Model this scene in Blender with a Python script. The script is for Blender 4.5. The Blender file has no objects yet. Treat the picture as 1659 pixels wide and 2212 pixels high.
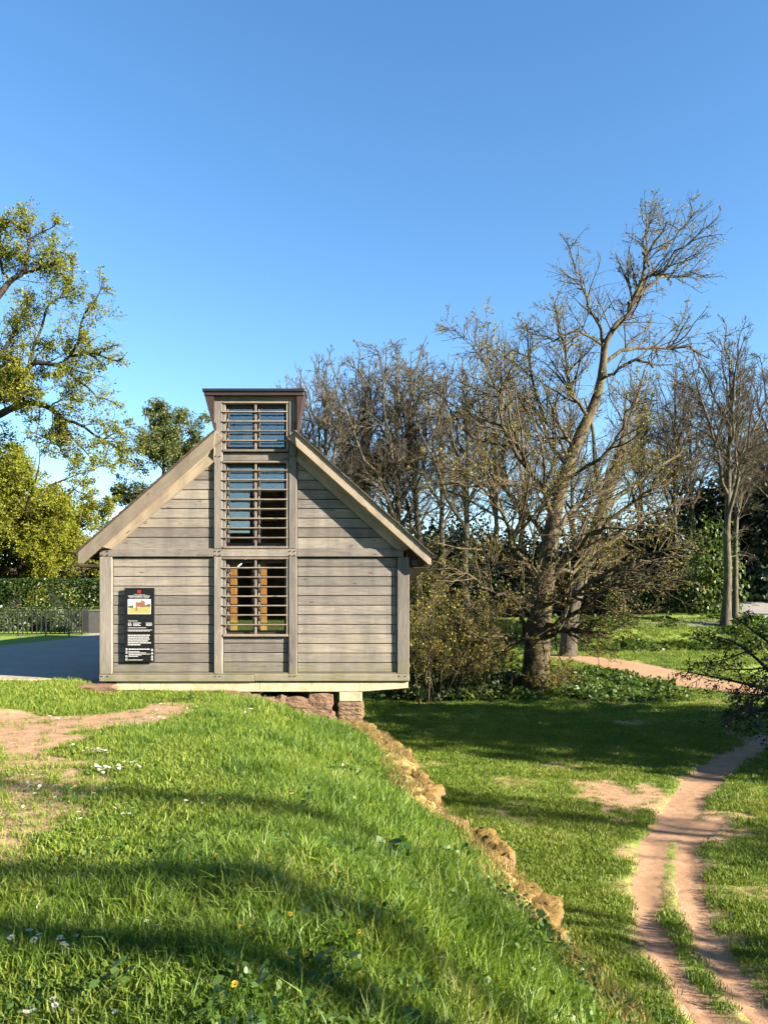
import bpy, bmesh, math, numpy as np
from mathutils import Vector, Matrix
scene = bpy.context.scene
col = scene.collection
# ------------------------------------------------------------------ camera, sky, sun, exposure
F, CX, HY = 1662.0, 829.5, 1300.0            # focal length and horizon in a 1659 x 2212 frame
EYE = 1.6
cam_d = bpy.data.cameras.new('camera'); cam = bpy.data.objects.new('camera', cam_d); col.objects.link(cam)
cam.location = (0, 0, EYE); cam.rotation_euler = (math.pi/2, 0, 0)
cam_d.sensor_fit = 'VERTICAL'; cam_d.sensor_height = 34.6; cam_d.sensor_width = 34.6*0.75
cam_d.lens = 34.6*F/2212; cam_d.shift_y = (HY-1106)/2212
cam_d.clip_start = 0.05; cam_d.clip_end = 3000
scene.camera = cam
SUN_AZ, SUN_EL = math.radians(115), math.radians(21.8)      # clockwise from +Y
SD = Vector((math.sin(SUN_AZ)*math.cos(SUN_EL), math.cos(SUN_AZ)*math.cos(SUN_EL), math.sin(SUN_EL)))
world = bpy.data.worlds.new('World'); scene.world = world; world.use_nodes = True
wt = world.node_tree; bg = wt.nodes['Background']
sky = wt.nodes.new('ShaderNodeTexSky'); sky.sky_type = 'NISHITA'; sky.sun_disc = False
sky.sun_elevation = SUN_EL; sky.sun_rotation = SUN_AZ
sky.air_density = 1.0; sky.dust_density = 0.0; sky.ozone_density = 2.2; sky.altitude = 100
hs = wt.nodes.new('ShaderNodeHueSaturation'); hs.inputs['Saturation'].default_value = 1.2; hs.inputs['Hue'].default_value = .500; hs.inputs['Value'].default_value = 1.0
wt.links.new(sky.outputs[0], hs.inputs['Color']); wt.links.new(hs.outputs[0], bg.inputs[0]); bg.inputs[1].default_value = 0.051
sun_d = bpy.data.lights.new('sun', 'SUN'); sun_d.energy = 5.0; sun_d.angle = math.radians(0.55); sun_d.color = (1, 0.89, 0.74)
sun = bpy.data.objects.new('sun', sun_d); col.objects.link(sun); sun.location = (30, -12, 30)
sun.rotation_euler = SD.to_track_quat('Z', 'Y').to_euler()
vs = scene.view_settings; vs.view_transform = 'Standard'; vs.look = 'None'; vs.exposure = 2.6; vs.gamma = 1; vs.use_curve_mapping = False
scene.cycles.use_denoising = True
scene.cycles.max_bounces = 4; scene.cycles.transparent_max_bounces = 8
scene.cycles.use_adaptive_sampling = True; scene.cycles.adaptive_threshold = 0.03
scene.cycles.diffuse_bounces = 1; scene.cycles.sample_clamp_indirect = 6

RNG = np.random.default_rng(7)
def P(px, py, Y):                             # picture position at depth Y -> world
    return np.array(((px-CX)*Y/F, Y, EYE-(py-HY)*Y/F))
def G(px, py, z):                             # picture position on the level z -> world x, y
    Y = (EYE-z)*F/(py-HY); return ((px-CX)*Y/F, Y)

# ------------------------------------------------------------------ helpers
def tag(o, label=None, cat=None, group=None, kind=None):
    if label: o['label'] = label
    if cat: o['category'] = cat
    if group: o['group'] = group
    if kind: o['kind'] = kind
    return o
def empty(name, loc, label=None, cat=None, group=None):
    o = bpy.data.objects.new(name, None); col.objects.link(o); o.location = loc; o.empty_display_size = 0.2
    return tag(o, label, cat, group)
def npmesh(name, V, faces, mat=None, smooth=False, attrs=None):
    """V (n,3); faces: list of integer arrays (m,3) or (m,4)"""
    me = bpy.data.meshes.new(name); V = np.asarray(V, np.float32)
    me.vertices.add(len(V)); me.vertices.foreach_set('co', V.ravel())
    fs = [np.asarray(f, np.int32) for f in faces if len(f)]
    loops = np.concatenate([f.ravel() for f in fs]); sizes = np.concatenate([np.full(len(f), f.shape[1], np.int32) for f in fs])
    starts = np.concatenate(([0], np.cumsum(sizes)[:-1])).astype(np.int32)
    me.loops.add(len(loops)); me.loops.foreach_set('vertex_index', loops)
    me.polygons.add(len(sizes)); me.polygons.foreach_set('loop_start', starts); me.polygons.foreach_set('loop_total', sizes)
    me.polygons.foreach_set('use_smooth', np.full(len(sizes), bool(smooth)))
    for k, a in (attrs or {}).items():
        at = me.attributes.new(k, 'FLOAT', 'POINT'); at.data.foreach_set('value', np.asarray(a, np.float32))
    me.update(calc_edges=True); me.validate()
    if mat: me.materials.append(mat)
    return me
def link(name, me, parent=None, loc=(0, 0, 0), rot=(0, 0, 0)):
    o = bpy.data.objects.new(name, me); col.objects.link(o)
    o.parent = parent; o.location = loc; o.rotation_euler = rot
    return o
def rootloc(p):
    l = Vector((0, 0, 0))
    while p: l += p.location; p = p.parent
    return l
def piece(name, V, faces, mat, parent=None, smooth=False, ry=0.0, attrs=None):
    """world coordinates in; the object gets its own origin (and optional turn about Y)"""
    V = np.asarray(V, float); c = (V.min(0)+V.max(0))/2; L = V-c
    if ry:
        a = -ry; R = np.array([[math.cos(a), 0, math.sin(a)], [0, 1, 0], [-math.sin(a), 0, math.cos(a)]]); L = L@R.T
    by = {}
    for f in faces: by.setdefault(len(f), []).append(f)
    if any(k > 4 for k in by):
        me = bpy.data.meshes.new(name); me.from_pydata([tuple(v) for v in L], [], [tuple(f) for f in faces]); me.update()
        if mat: me.materials.append(mat)
        if smooth: me.polygons.foreach_set('use_smooth', np.ones(len(me.polygons), bool))
    else: me = npmesh(name, L, [np.array(v) for v in by.values()], mat, smooth, attrs)
    return link(name, me, parent, Vector(c)-rootloc(parent), (0, ry, 0))
def inset(poly, d):
    n = len(poly); p = [np.array(q, float) for q in poly]; out = []
    area = sum(p[i][0]*p[(i+1) % n][1]-p[(i+1) % n][0]*p[i][1] for i in range(n)); s = 1 if area > 0 else -1
    for i in range(n):
        a, b, c = p[i-1], p[i], p[(i+1) % n]
        e1 = (b-a)/np.linalg.norm(b-a); e2 = (c-b)/np.linalg.norm(c-b)
        n1 = s*np.array((-e1[1], e1[0])); n2 = s*np.array((-e2[1], e2[0]))
        k = 1+n1@n2; out.append(b+d*(n1+n2)/max(k, 0.3))
    return out
def prism(name, poly, y0, y1, mat, parent, ch=0.005, ry=0.0):
    """polygon in x,z; front at y0 with a chamfered rim, back at y1"""
    n = len(poly); q = inset(poly, ch)
    V = [(a, y0, b) for a, b in q]+[(a, y0+ch, b) for a, b in poly]+[(a, y1, b) for a, b in poly]
    Fc = [list(range(n)), list(range(3*n-1, 2*n-1, -1))]
    area = sum(poly[i][0]*poly[(i+1) % n][1]-poly[(i+1) % n][0]*poly[i][1] for i in range(n))
    for k in (0, n):
        for i in range(n):
            j = (i+1) % n; Fc.append([k+j, k+i, k+n+i, k+n+j])
    if area < 0: Fc = [f[::-1] for f in Fc]
    return piece(name, V, Fc, mat, parent, ry=ry)
_cb = {}
def cboxmesh(sx, sy, sz, b, mat):
    key = (round(sx, 4), round(sy, 4), round(sz, 4), b, mat.name)
    if key in _cb: return _cb[key]
    bm = bmesh.new(); h = (sx/2, sy/2, sz/2); b = min(b, min(h)*.6)
    for s in range(8):
        sg = [1 if s >> k & 1 else -1 for k in range(3)]
        for ax in range(3):
            bm.verts.new([sg[k]*(h[k] if k == ax else h[k]-b) for k in range(3)])
    bmesh.ops.convex_hull(bm, input=bm.verts)
    bmesh.ops.dissolve_limit(bm, angle_limit=0.01, verts=bm.verts, edges=bm.edges)
    me = bpy.data.meshes.new('box'); bm.to_mesh(me); bm.free(); me.materials.append(mat); _cb[key] = me
    return me
def cbox(name, c, s, mat, parent=None, b=0.005, rot=(0, 0, 0)):
    return link(name, cboxmesh(s[0], s[1], s[2], b, mat), parent, Vector(c)-rootloc(parent), rot)
def vnoise(x, y, seed=0):
    xi = np.floor(x).astype(np.int64); yi = np.floor(y).astype(np.int64); fx = x-xi; fy = y-yi
    fx = fx*fx*(3-2*fx); fy = fy*fy*(3-2*fy)
    def h(a, b):
        n = (a*374761393+b*668265263+seed*974711) & 0x7fffffff
        n = ((n ^ (n >> 13))*1274126177) & 0x7fffffff
        return ((n ^ (n >> 16)) & 0xffff)/65535.0
    return (h(xi, yi)*(1-fx)+h(xi+1, yi)*fx)*(1-fy)+(h(xi, yi+1)*(1-fx)+h(xi+1, yi+1)*fx)*fy
def fbm(x, y, seed=0, o=3):
    s = 0; a = 0.5; t = 0
    for i in range(o): s = s+a*vnoise(x*2**i, y*2**i, seed+i); t += a; a *= .5
    return s/t
def smooth(t): t = np.clip(t, 0, 1); return t*t*(3-2*t)
def inpoly(x, y, poly):
    """signed distance, positive inside"""
    x = np.asarray(x, float); y = np.asarray(y, float)
    d = np.full(x.shape, 1e18); ins = np.zeros(x.shape, bool); n = len(poly)
    for i in range(n):
        ax, ay = poly[i]; bx, by = poly[(i+1) % n]; ex, ey = bx-ax, by-ay
        t = np.clip(((x-ax)*ex+(y-ay)*ey)/(ex*ex+ey*ey+1e-12), 0, 1)
        d = np.minimum(d, (x-ax-t*ex)**2+(y-ay-t*ey)**2)
        c = ((ay > y) != (by > y)) & (x < (bx-ax)*(y-ay)/(by-ay+1e-12)+ax); ins ^= c
    d = np.sqrt(d); return np.where(ins, d, -d)

# ------------------------------------------------------------------ materials
ALB = .48                                     # all base colours share this factor; the exposure is set to match
def alb(nt, c): return mix(nt, 1.0, c, (ALB, ALB, ALB), 'MULTIPLY')
def new(name):
    m = bpy.data.materials.new(name); m.use_nodes = True; nt = m.node_tree
    return m, nt, nt.nodes['Principled BSDF']
def nd(nt, t, **k):
    n = nt.nodes.new(t)
    for a, v in k.items(): setattr(n, a, v)
    return n
def noise(nt, vec, scale, detail=4, rough=.55, dist=0):
    n = nd(nt, 'ShaderNodeTexNoise'); n.inputs['Scale'].default_value = scale; n.inputs['Detail'].default_value = detail
    n.inputs['Roughness'].default_value = rough; n.inputs['Distortion'].default_value = dist
    if vec: nt.links.new(vec, n.inputs['Vector'])
    return n.outputs['Fac']
def ramp(nt, fac, stops, interp='LINEAR'):
    r = nd(nt, 'ShaderNodeValToRGB'); r.color_ramp.interpolation = interp; e = r.color_ramp.elements
    while len(e) < len(stops): e.new(.5)
    for i, (p, c) in enumerate(stops):
        e[i].position = p; e[i].color = (c, c, c, 1) if not hasattr(c, '__len__') else (*c, 1)
    nt.links.new(fac, r.inputs[0]); return r.outputs[0]
def mix(nt, fac, a, b, mode='MIX'):
    n = nd(nt, 'ShaderNodeMix', data_type='RGBA', blend_type=mode)
    for s, v in ((0, fac), (6, a), (7, b)):
        if hasattr(v, 'is_linked'): nt.links.new(v, n.inputs[s])
        elif s == 0: n.inputs[0].default_value = v
        else: n.inputs[s].default_value = (*v, 1)
    return n.outputs[2]
def math_(nt, op, a, b=None):
    n = nd(nt, 'ShaderNodeMath', operation=op)
    for i, v in enumerate((a, b)):
        if v is None: continue
        if hasattr(v, 'is_linked'): nt.links.new(v, n.inputs[i])
        else: n.inputs[i].default_value = v
    return n.outputs[0]
def coords(nt, scale=(1, 1, 1), rnd=30.0, space='Object'):
    tc = nd(nt, 'ShaderNodeTexCoord'); mp = nd(nt, 'ShaderNodeMapping'); mp.inputs['Scale'].default_value = scale
    v = tc.outputs[space]
    if rnd:
        oi = nd(nt, 'ShaderNodeObjectInfo'); ad = nd(nt, 'ShaderNodeVectorMath', operation='ADD')
        m = math_(nt, 'MULTIPLY', oi.outputs['Random'], rnd); nt.links.new(v, ad.inputs[0]); nt.links.new(m, ad.inputs[1]); v = ad.outputs[0]
    nt.links.new(v, mp.inputs[0]); return mp.outputs[0]
def bump(nt, bsdf, h, s=.3, d=.01):
    b = nd(nt, 'ShaderNodeBump'); b.inputs['Strength'].default_value = s; b.inputs['Distance'].default_value = d
    nt.links.new(h, b.inputs['Height']); nt.links.new(b.outputs[0], bsdf.inputs['Normal'])
def wood(name, sc, cols, algae=0.0, rough=.78):
    m, nt, bs = new(name)
    v = coords(nt, sc); w = coords(nt, tuple(.28*s for s in sc))
    g = noise(nt, v, 7, 6, .65, .35); big = noise(nt, w, 3.2, 3, .5, .6)
    c = ramp(nt, g, [(.25, cols[0]), (.5, cols[1]), (.75, cols[2])])
    c = mix(nt, ramp(nt, big, [(.42, 0.0), (.68, .55)]), c, cols[3])
    oi = nd(nt, 'ShaderNodeObjectInfo')
    c = mix(nt, 1.0, c, ramp(nt, oi.outputs['Random'], [(0, (.66, .66, .67)), (.5, (.95, .95, .95)), (1, (1.18, 1.15, 1.1))]), 'MULTIPLY')
    # knots
    vo = nd(nt, 'ShaderNodeTexVoronoi'); vo.inputs['Scale'].default_value = 2.6
    nt.links.new(coords(nt, tuple(min(3.0, s*1.6)*.8 for s in sc)), vo.inputs['Vector'])
    kn = ramp(nt, vo.outputs['Distance'], [(.05, 1.0), (.12, 0.0)])
    c = mix(nt, math_(nt, 'MULTIPLY', kn, .75), c, (.075, .05, .035))
    # fine dark checks along the grain
    cr = noise(nt, coords(nt, tuple(s*1.8 for s in sc)), 16, 3, .7, .2)
    ck = ramp(nt, cr, [(.31, .75), (.37, 0.0)]); c = mix(nt, ck, c, (.09, .065, .045))
    sp = nd(nt, 'ShaderNodeNewGeometry'); sm = nd(nt, 'ShaderNodeMapping'); sm.inputs['Scale'].default_value = (2.2, 2.2, .55); nt.links.new(sp.outputs['Position'], sm.inputs[0])
    c = mix(nt, 1.0, c, ramp(nt, noise(nt, sm.outputs[0], 1.6, 5, .6), [(.3, (.72, .73, .75)), (.55, (1.0, 1.0, 1.0)), (.75, (1.1, 1.08, 1.03))]), 'MULTIPLY')
    if algae:
        ge = nd(nt, 'ShaderNodeNewGeometry'); sx = nd(nt, 'ShaderNodeSeparateXYZ'); nt.links.new(ge.outputs['Position'], sx.inputs[0])
        an = noise(nt, ge.outputs['Position'], 3.5, 4)
        low = ramp(nt, math_(nt, 'ADD', sx.outputs[2], math_(nt, 'MULTIPLY', an, .9)), [(.45, algae), (.95, 0.0)])
        c = mix(nt, low, c, (.19, .19, .05))
    nt.links.new(alb(nt, c), bs.inputs['Base Color']); bs.inputs['Roughness'].default_value = rough
    bs.inputs['Specular IOR Level'].default_value = .25
    bump(nt, bs, math_(nt, 'ADD', g, math_(nt, 'MULTIPLY', cr, .5)), .5, .006)
    return m
WC = [(.195, .165, .135), (.345, .305, .256), (.45, .40, .335), (.225, .204, .182)]
wood_h = wood('weathered_timber_horizontal', (.55, 4, 7), WC, .5)
wood_v = wood('weathered_timber_vertical', (7, 4, .55), WC, .6)
WC2 = [(.30, .235, .16), (.39, .32, .23), (.46, .385, .285), (.34, .285, .215)]
wood_barge = wood('bargeboard_timber', (.5, 4, 6), WC2)
wood_slat = wood('louvre_timber', (.5, 6, 9), [(.20, .155, .11), (.33, .27, .20), (.42, .355, .27), (.25, .205, .155)])
wood_orange = wood('oiled_timber_inside', (6, 5, .6), [(.5, .2, .05), (.65, .3, .08), (.75, .38, .12), (.6, .26, .07)])
def plain(name, c, rough=.6, metal=0, var=.15, sc=6, spec=.4, bmp=0.0):
    m, nt, bs = new(name); n = noise(nt, coords(nt), sc, 5)
    lo = tuple(x*(1-var) for x in c); hi = tuple(min(1, x*(1+var)) for x in c)
    nt.links.new(alb(nt, ramp(nt, n, [(.3, lo), (.7, hi)])), bs.inputs['Base Color'])
    bs.inputs['Roughness'].default_value = rough; bs.inputs['Metallic'].default_value = metal; bs.inputs['Specular IOR Level'].default_value = spec
    if bmp: bump(nt, bs, noise(nt, coords(nt), sc*4, 5), bmp, .01)
    return m
m_black = plain('black_paint', (.012, .012, .014), .45)
m_dark = plain('dark_interior', (.035, .028, .022), .8)
m_frame = plain('dark_window_frame', (.03, .022, .018), .5)
m_brown = plain('brown_painted_fascia', (.055, .028, .022), .5, 0, .2)
m_lead = plain('dark_roof_metal', (.018, .016, .017), .5)
m_shingle = plain('roof_shingle', (.10, .082, .062), .85, 0, .45, 8, .2, .5)
m_white = plain('white_print', (.8, .8, .78), .6, 0, .02)
m_red = plain('red_print', (.65, .03, .03), .6, 0, .05)
m_steel = plain('galvanised_bracket', (.35, .33, .3), .45, .6)
m_grey = plain('grey_panel', (.09, .085, .08), .7)
m_board = plain('sign_black', (.010, .010, .012), .35, 0, .1)
def glassmat():
    m = bpy.data.materials.new('window_glass'); m.use_nodes = True; nt = m.node_tree; nt.nodes.clear()
    o = nd(nt, 'ShaderNodeOutputMaterial'); mx = nd(nt, 'ShaderNodeMixShader'); t = nd(nt, 'ShaderNodeBsdfTransparent'); g = nd(nt, 'ShaderNodeBsdfGlossy')
    t.inputs[0].default_value = (.95, .97, .95, 1); g.inputs['Roughness'].default_value = .01; g.inputs[0].default_value = (.92, .92, .88, 1)
    mx.inputs[0].default_value = .15; nt.links.new(t.outputs[0], mx.inputs[1]); nt.links.new(g.outputs[0], mx.inputs[2]); nt.links.new(mx.outputs[0], o.inputs[0])
    return m
m_glass = glassmat()
def leafmat(name, stops, trans=.35, rough=.55, obj_rnd=.25, patch=0.0):
    m, nt, bs = new(name); at = nd(nt, 'ShaderNodeAttribute', attribute_name='tint'); oi = nd(nt, 'ShaderNodeObjectInfo')
    f = math_(nt, 'ADD', math_(nt, 'MULTIPLY', at.outputs['Fac'], 1-obj_rnd), math_(nt, 'MULTIPLY', oi.outputs['Random'], obj_rnd))
    if patch:                                 # turf grows in lighter and darker patches
        gp = nd(nt, 'ShaderNodeNewGeometry'); pn = math_(nt, 'ADD', noise(nt, gp.outputs['Position'], 1.7, 3), noise(nt, gp.outputs['Position'], .45, 2))
        f = math_(nt, 'ADD', f, math_(nt, 'MULTIPLY', math_(nt, 'SUBTRACT', pn, 1.03), patch))
    c = alb(nt, ramp(nt, f, stops)); nt.links.new(c, bs.inputs['Base Color'])
    bs.inputs['Roughness'].default_value = rough; bs.inputs['Specular IOR Level'].default_value = .12 if rough > .65 else .3
    tr = nd(nt, 'ShaderNodeBsdfTranslucent'); nt.links.new(mix(nt, 1, c, (1.1, 1.15, .55), 'MULTIPLY'), tr.inputs[0])
    mx = nd(nt, 'ShaderNodeMixShader'); mx.inputs[0].default_value = trans
    nt.links.new(bs.outputs[0], mx.inputs[1]); nt.links.new(tr.outputs[0], mx.inputs[2])
    nt.links.new(mx.outputs[0], nt.nodes['Material Output'].inputs[0]); return m
m_grass = leafmat('grass_blade', [(0, (.075, .17, .016)), (.35, (.165, .295, .026)), (.7, (.285, .405, .042)), (.93, (.40, .44, .09)), (1, (.55, .48, .21))], .35, .5, .3, 1.1)
m_lawn = leafmat('lawn_blade', [(0, (.095, .195, .016)), (.4, (.205, .31, .026)), (.8, (.335, .405, .045)), (1, (.48, .43, .15))], .3, .6, .3, .9)
m_weed = leafmat('weed_leaf', [(0, (.05, .115, .018)), (.5, (.10, .20, .03)), (1, (.18, .27, .055))], .3, .4)
m_oak = leafmat('young_oak_leaf', [(0, (.15, .17, .018)), (.5, (.32, .34, .035)), (1, (.54, .52, .08))], .45, .7)
m_lime = leafmat('yellow_green_leaf', [(0, (.14, .165, .018)), (.5, (.29, .315, .032)), (1, (.48, .47, .07))], .42, .7)
m_midleaf = leafmat('olive_leaf', [(0, (.06, .09, .025)), (.5, (.13, .17, .04)), (1, (.26, .27, .06))], .3)
m_bud = leafmat('opening_bud', [(0, (.17, .14, .025)), (.5, (.33, .29, .05)), (1, (.52, .46, .10))], .3, .85)
m_budb = leafmat('brown_bud', [(0, (.07, .05, .022)), (.5, (.13, .095, .04)), (1, (.22, .16, .07))], .2, .85)
m_ever = leafmat('dark_evergreen_leaf', [(0, (.010, .022, .008)), (.5, (.022, .045, .014)), (1, (.05, .085, .022))], .15, .45)
m_hedge = leafmat('hedge_leaf', [(0, (.015, .04, .010)), (.5, (.04, .085, .016)), (1, (.10, .15, .03))], .2, .4)
m_spring = leafmat('spring_green_leaf', [(0, (.05, .10, .015)), (.5, (.10, .17, .025)), (1, (.19, .25, .05))], .4)
m_bramble = leafmat('bramble_leaf', [(0, (.025, .05, .012)), (.5, (.055, .10, .02)), (1, (.13, .16, .04))], .25, .45)
m_petal = plain('white_petal', (.85, .85, .82), .6, 0, .03)
m_yellow = plain('yellow_petal', (.85, .55, .02), .6, 0, .1)
m_drystem = plain('dry_stem', (.45, .34, .2), .8)
def bark(name, c0, c1, c2, sc=1.0):
    m, nt, bs = new(name); v = coords(nt, (sc*2.2, sc*2.2, sc*.7)); n = noise(nt, v, 3, 6, .65, .3); n2 = noise(nt, coords(nt, (sc, sc, sc)), 1.1, 3)
    c = ramp(nt, n, [(.3, c0), (.52, c1), (.75, c2)]); c = mix(nt, ramp(nt, n2, [(.5, 0.0), (.7, .6)]), c, tuple(x*y for x, y in zip(c2, (.9, 1.0, .62))))
    nt.links.new(alb(nt, c), bs.inputs['Base Color']); bs.inputs['Roughness'].default_value = .9; bs.inputs['Specular IOR Level'].default_value = .15
    bump(nt, bs, n, .8, .05); return m
b_hero = bark('lichened_bark', (.035, .026, .018), (.12, .092, .055), (.235, .188, .105))
b_bg = bark('grey_brown_bark', (.05, .042, .033), (.125, .105, .078), (.235, .20, .145))
b_oak = bark('dark_oak_bark', (.02, .015, .012), (.05, .038, .029), (.12, .09, .065))
def stone(name, cols, sc=2.0, moss=None, lich=.5):
    m, nt, bs = new(name); v = coords(nt); n = noise(nt, v, sc*3, 7, .7); n2 = noise(nt, v, sc*1.2, 3)
    c = ramp(nt, n, [(.3, cols[0]), (.5, cols[1]), (.72, cols[2])])
    if lich: c = mix(nt, ramp(nt, noise(nt, v, sc*5, 3, .6, .4), [(.60, 0.0), (.66, lich)]), c, (.55, .48, .36))
    if moss:
        ge = nd(nt, 'ShaderNodeNewGeometry'); sx = nd(nt, 'ShaderNodeSeparateXYZ'); nt.links.new(ge.outputs['Normal'], sx.inputs[0])
        f = ramp(nt, math_(nt, 'ADD', math_(nt, 'MULTIPLY', sx.outputs[2], .5), math_(nt, 'MULTIPLY', n2, .9)), [(.48, 0.0), (.72, .95)])
        c = mix(nt, f, c, mix(nt, n, moss[0], moss[1]))
    nt.links.new(alb(nt, c), bs.inputs['Base Color']); bs.inputs['Roughness'].default_value = .95; bs.inputs['Specular IOR Level'].default_value = .1
    bump(nt, bs, math_(nt, 'ADD', n, n2), .8, .03); return m
m_cream = stone('cream_stone', [(.52, .39, .23), (.72, .57, .36), (.80, .67, .46)], 1.3, None, 0)
m_stone = stone('red_sandstone', [(.13, .075, .05), (.27, .165, .105), (.40, .27, .175)], 3)
m_mossy = stone('mossy_stone', [(.15, .085, .045), (.33, .20, .10), (.47, .31, .165)], 3, ((.20, .125, .03), (.40, .27, .085)), .35)
m_brick = stone('weathered_brick', [(.17, .105, .065), (.30, .20, .125), (.42, .30, .19)], 4)
m_mortar = stone('lime_mortar', [(.22, .17, .12), (.33, .26, .18), (.42, .34, .25)], 4, None, 0)
m_castle = stone('castle_stone', [(.06, .03, .02), (.10, .05, .03), (.15, .08, .05)], .3, None, 0)
# ------------------------------------------------------------------ terrain
LOW = -2.7
WY = np.array([-30, -5, 0, 3, 4.92, 5.28, 5.65, 6.8, 7.7, 8.31, 9.63, 11.87, 13.4, 15, 24, 32, 40])
WX = np.array([3.6, 2.5, 2.2, 1.9, 1.69, 1.59, 1.38, 1.33, 1.21, 1.0, .67, .5, .1, -.4, -.9, -1.2, -1.5])
WZ = np.array([-1.1, -1.1, -1.1, -1.1, -1.1, -1.1, -1.05, -1.0, -.95, -1.0, -.95, -.9, -.82, -.78, -.8, -.8, -.8])
def xwall(Y): return np.interp(Y, WY, WX)
def terrain(X, Y):
    X = np.asarray(X, float); Y = np.asarray(Y, float)
    # upper terrace with the bank down to the old wall
    zp = .03*smooth((Y-8)/6)-.19*smooth((Y-8.5)/5.5)*smooth((X+6.1)/.9)*smooth((16-Y)/.6)+.10*smooth((Y-22)/12)+1.0*smooth((Y-40)/22)*smooth((-X+2)/8)
    zp = zp+.04*(fbm(X*.35, Y*.35, 3)-.5)+.14*np.exp(-((X+.35)/.95)**2)*smooth((7.5-Y)/3)
    xw = xwall(Y); zt = np.interp(Y, WY, WZ)
    s = (xw-X); w = 2.6+.25*np.sin(Y*.9); t = np.clip(s/w, 0, 1)
    prof = 1-(1-t)**(1.05+.6*smooth((11-Y)/4)); prof = prof*(1-.12*np.sin(np.pi*t)*smooth((Y-10)/4))
    zu = zt+(zp-zt)*prof
    zu = zu+np.where((s > .15) & (s < 2.8), .20*(fbm(X*1.5, Y*1.5, 11)-.5)*smooth(s/.5)*smooth((2.8-s)/.6), 0)
    zu = zu-.13*np.exp(-((X+1.75)/.75)**2)*smooth((Y-12.3)/2.2)*(Y < 15.2)
    zu = np.where((X > -5.35) & (X < .4) & (Y > 15.0) & (Y < 27.9), np.minimum(zu, -.42), zu)
    # low ground with its far bank on the right and behind
    zl = LOW+.12*(fbm(X*.18, Y*.18, 5)-.5)+.03*(fbm(X*1.3, Y*1.3, 6)-.5)
    zl = zl+.8*smooth((Y-38)/14)
    foot = 52+20*smooth((13-X)/8); r = np.maximum(smooth((Y-foot)/8.5), smooth((X-22)/6)*smooth((30-Y)/6))
    far = .15+1.9*smooth((Y-58)/24)*smooth((X-16)/12)
    zl = zl+(far-LOW-.8*smooth((Y-38)/14))*r
    zl = zl+(.45+LOW*-1)*smooth((Y-44)/26)*smooth((4-X)/10)
    zz = np.where(s > 0, zu, zl)
    k = smooth((Y-34)/14)                                   # behind the cabin the wall fades into a plain slope
    sl = zl+(np.where(s > 0, zp, zp)-zl)*smooth((s+3)/6)
    return zz*(1-k)+sl*k
TL = [(2330, 1555, 1650), (2212, 1500, 1571), (2122, 1442, 1503), (2054, 1401, 1455), (1986, 1372, 1430), (1918, 1365, 1427), (1851, 1376, 1438), (1817, 1384, 1445),
      (1766, 1418, 1500), (1715, 1452, 1534), (1681, 1476, 1564), (1630, 1547, 1625), (1586, 1639, 1715), (1560, 1720, 1800)]
TR = [(2330, 1700, 1790), (2190, 1605, 1672), (2122, 1544, 1615), (2054, 1503, 1571), (1986, 1472, 1530), (1935, 1462, 1520), (1885, 1461, 1518), (1834, 1460, 1506), (1800, 1462, 1530), (1770, 1470, 1560)]
TL = [(y, a-5, b+5) for y, a, b in TL]; TR = [(y, a-4, b+6) for y, a, b in TR]
def strip_poly(T, z): return [G(a, y, z) for y, a, b in T]+[G(b, y, z) for y, a, b in T[::-1]]
TLw, TRw = strip_poly(TL, LOW), strip_poly(TR, LOW)          # the ruts are worn into the ground
def rut(X, Y):
    return np.maximum(smooth((inpoly(X, Y, TLw)+.12)/.24), smooth((inpoly(X, Y, TRw)+.12)/.24))
def axis(*segs):
    out = []
    for a, b, st in segs: out.append(np.arange(a, b, st))
    return np.concatenate(out)
GXa = axis((-600, -120, 40), (-120, -40, 8), (-40, -12, 1.0), (-12, -4, .16), (-4, 3.2, .08), (3.2, 9, .11), (9, 14, .25), (14, 34, .5), (34, 60, 3), (60, 140, 8), (140, 640, 50))
GYa = axis((-200, -40, 20), (-40, -6, 2), (-6, 2, .5), (2, 9, .09), (9, 17, .13), (17, 40, .3), (40, 96, .8), (96, 160, 8), (160, 900, 60))
GX, GY = np.meshgrid(GXa, GYa); GZ = terrain(GX, GY)-.055*rut(GX, GY)
def ground_z(x, y):
    x = np.asarray(x, float); y = np.asarray(y, float)
    i = np.clip(np.searchsorted(GXa, x)-1, 0, len(GXa)-2); j = np.clip(np.searchsorted(GYa, y)-1, 0, len(GYa)-2)
    u = (x-GXa[i])/(GXa[i+1]-GXa[i]); v = (y-GYa[j])/(GYa[j+1]-GYa[j])
    return (GZ[j, i]*(1-u)+GZ[j, i+1]*u)*(1-v)+(GZ[j+1, i]*(1-u)+GZ[j+1, i+1]*u)*v
# worn ground: polygons seen in the picture, laid on their own level
def GP(pts, z): return [G(a, b, z) for a, b in pts]
sandy = GP([(-160, 1542), (60, 1540), (150, 1552), (235, 1535), (330, 1512), (450, 1508), (400, 1538), (300, 1572), (205, 1580), (175, 1612), (60, 1632), (-160, 1636)], -.06)
worn = GP([(-300, 1630), (190, 1630), (230, 1670), (190, 1740), (110, 1800), (80, 1860), (60, 1915), (-300, 1990)], 0)
TF = [(1512, 1690, 1900), (1500, 1600, 1800), (1489, 1510, 1690), (1478, 1440, 1600), (1464, 1380, 1530), (1450, 1330, 1470), (1438, 1285, 1415), (1428, 1240, 1360), (1421, 1190, 1300), (1416, 1130, 1240), (1412, 1050, 1160)]
patchA = GP([(1245, 1690), (1330, 1690), (1440, 1705), (1450, 1730), (1380, 1750), (1330, 1790), (1270, 1745)], LOW)
patchB = GP([(1500, 1745), (1600, 1760), (1630, 1800), (1570, 1828), (1490, 1822)], LOW)
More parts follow.
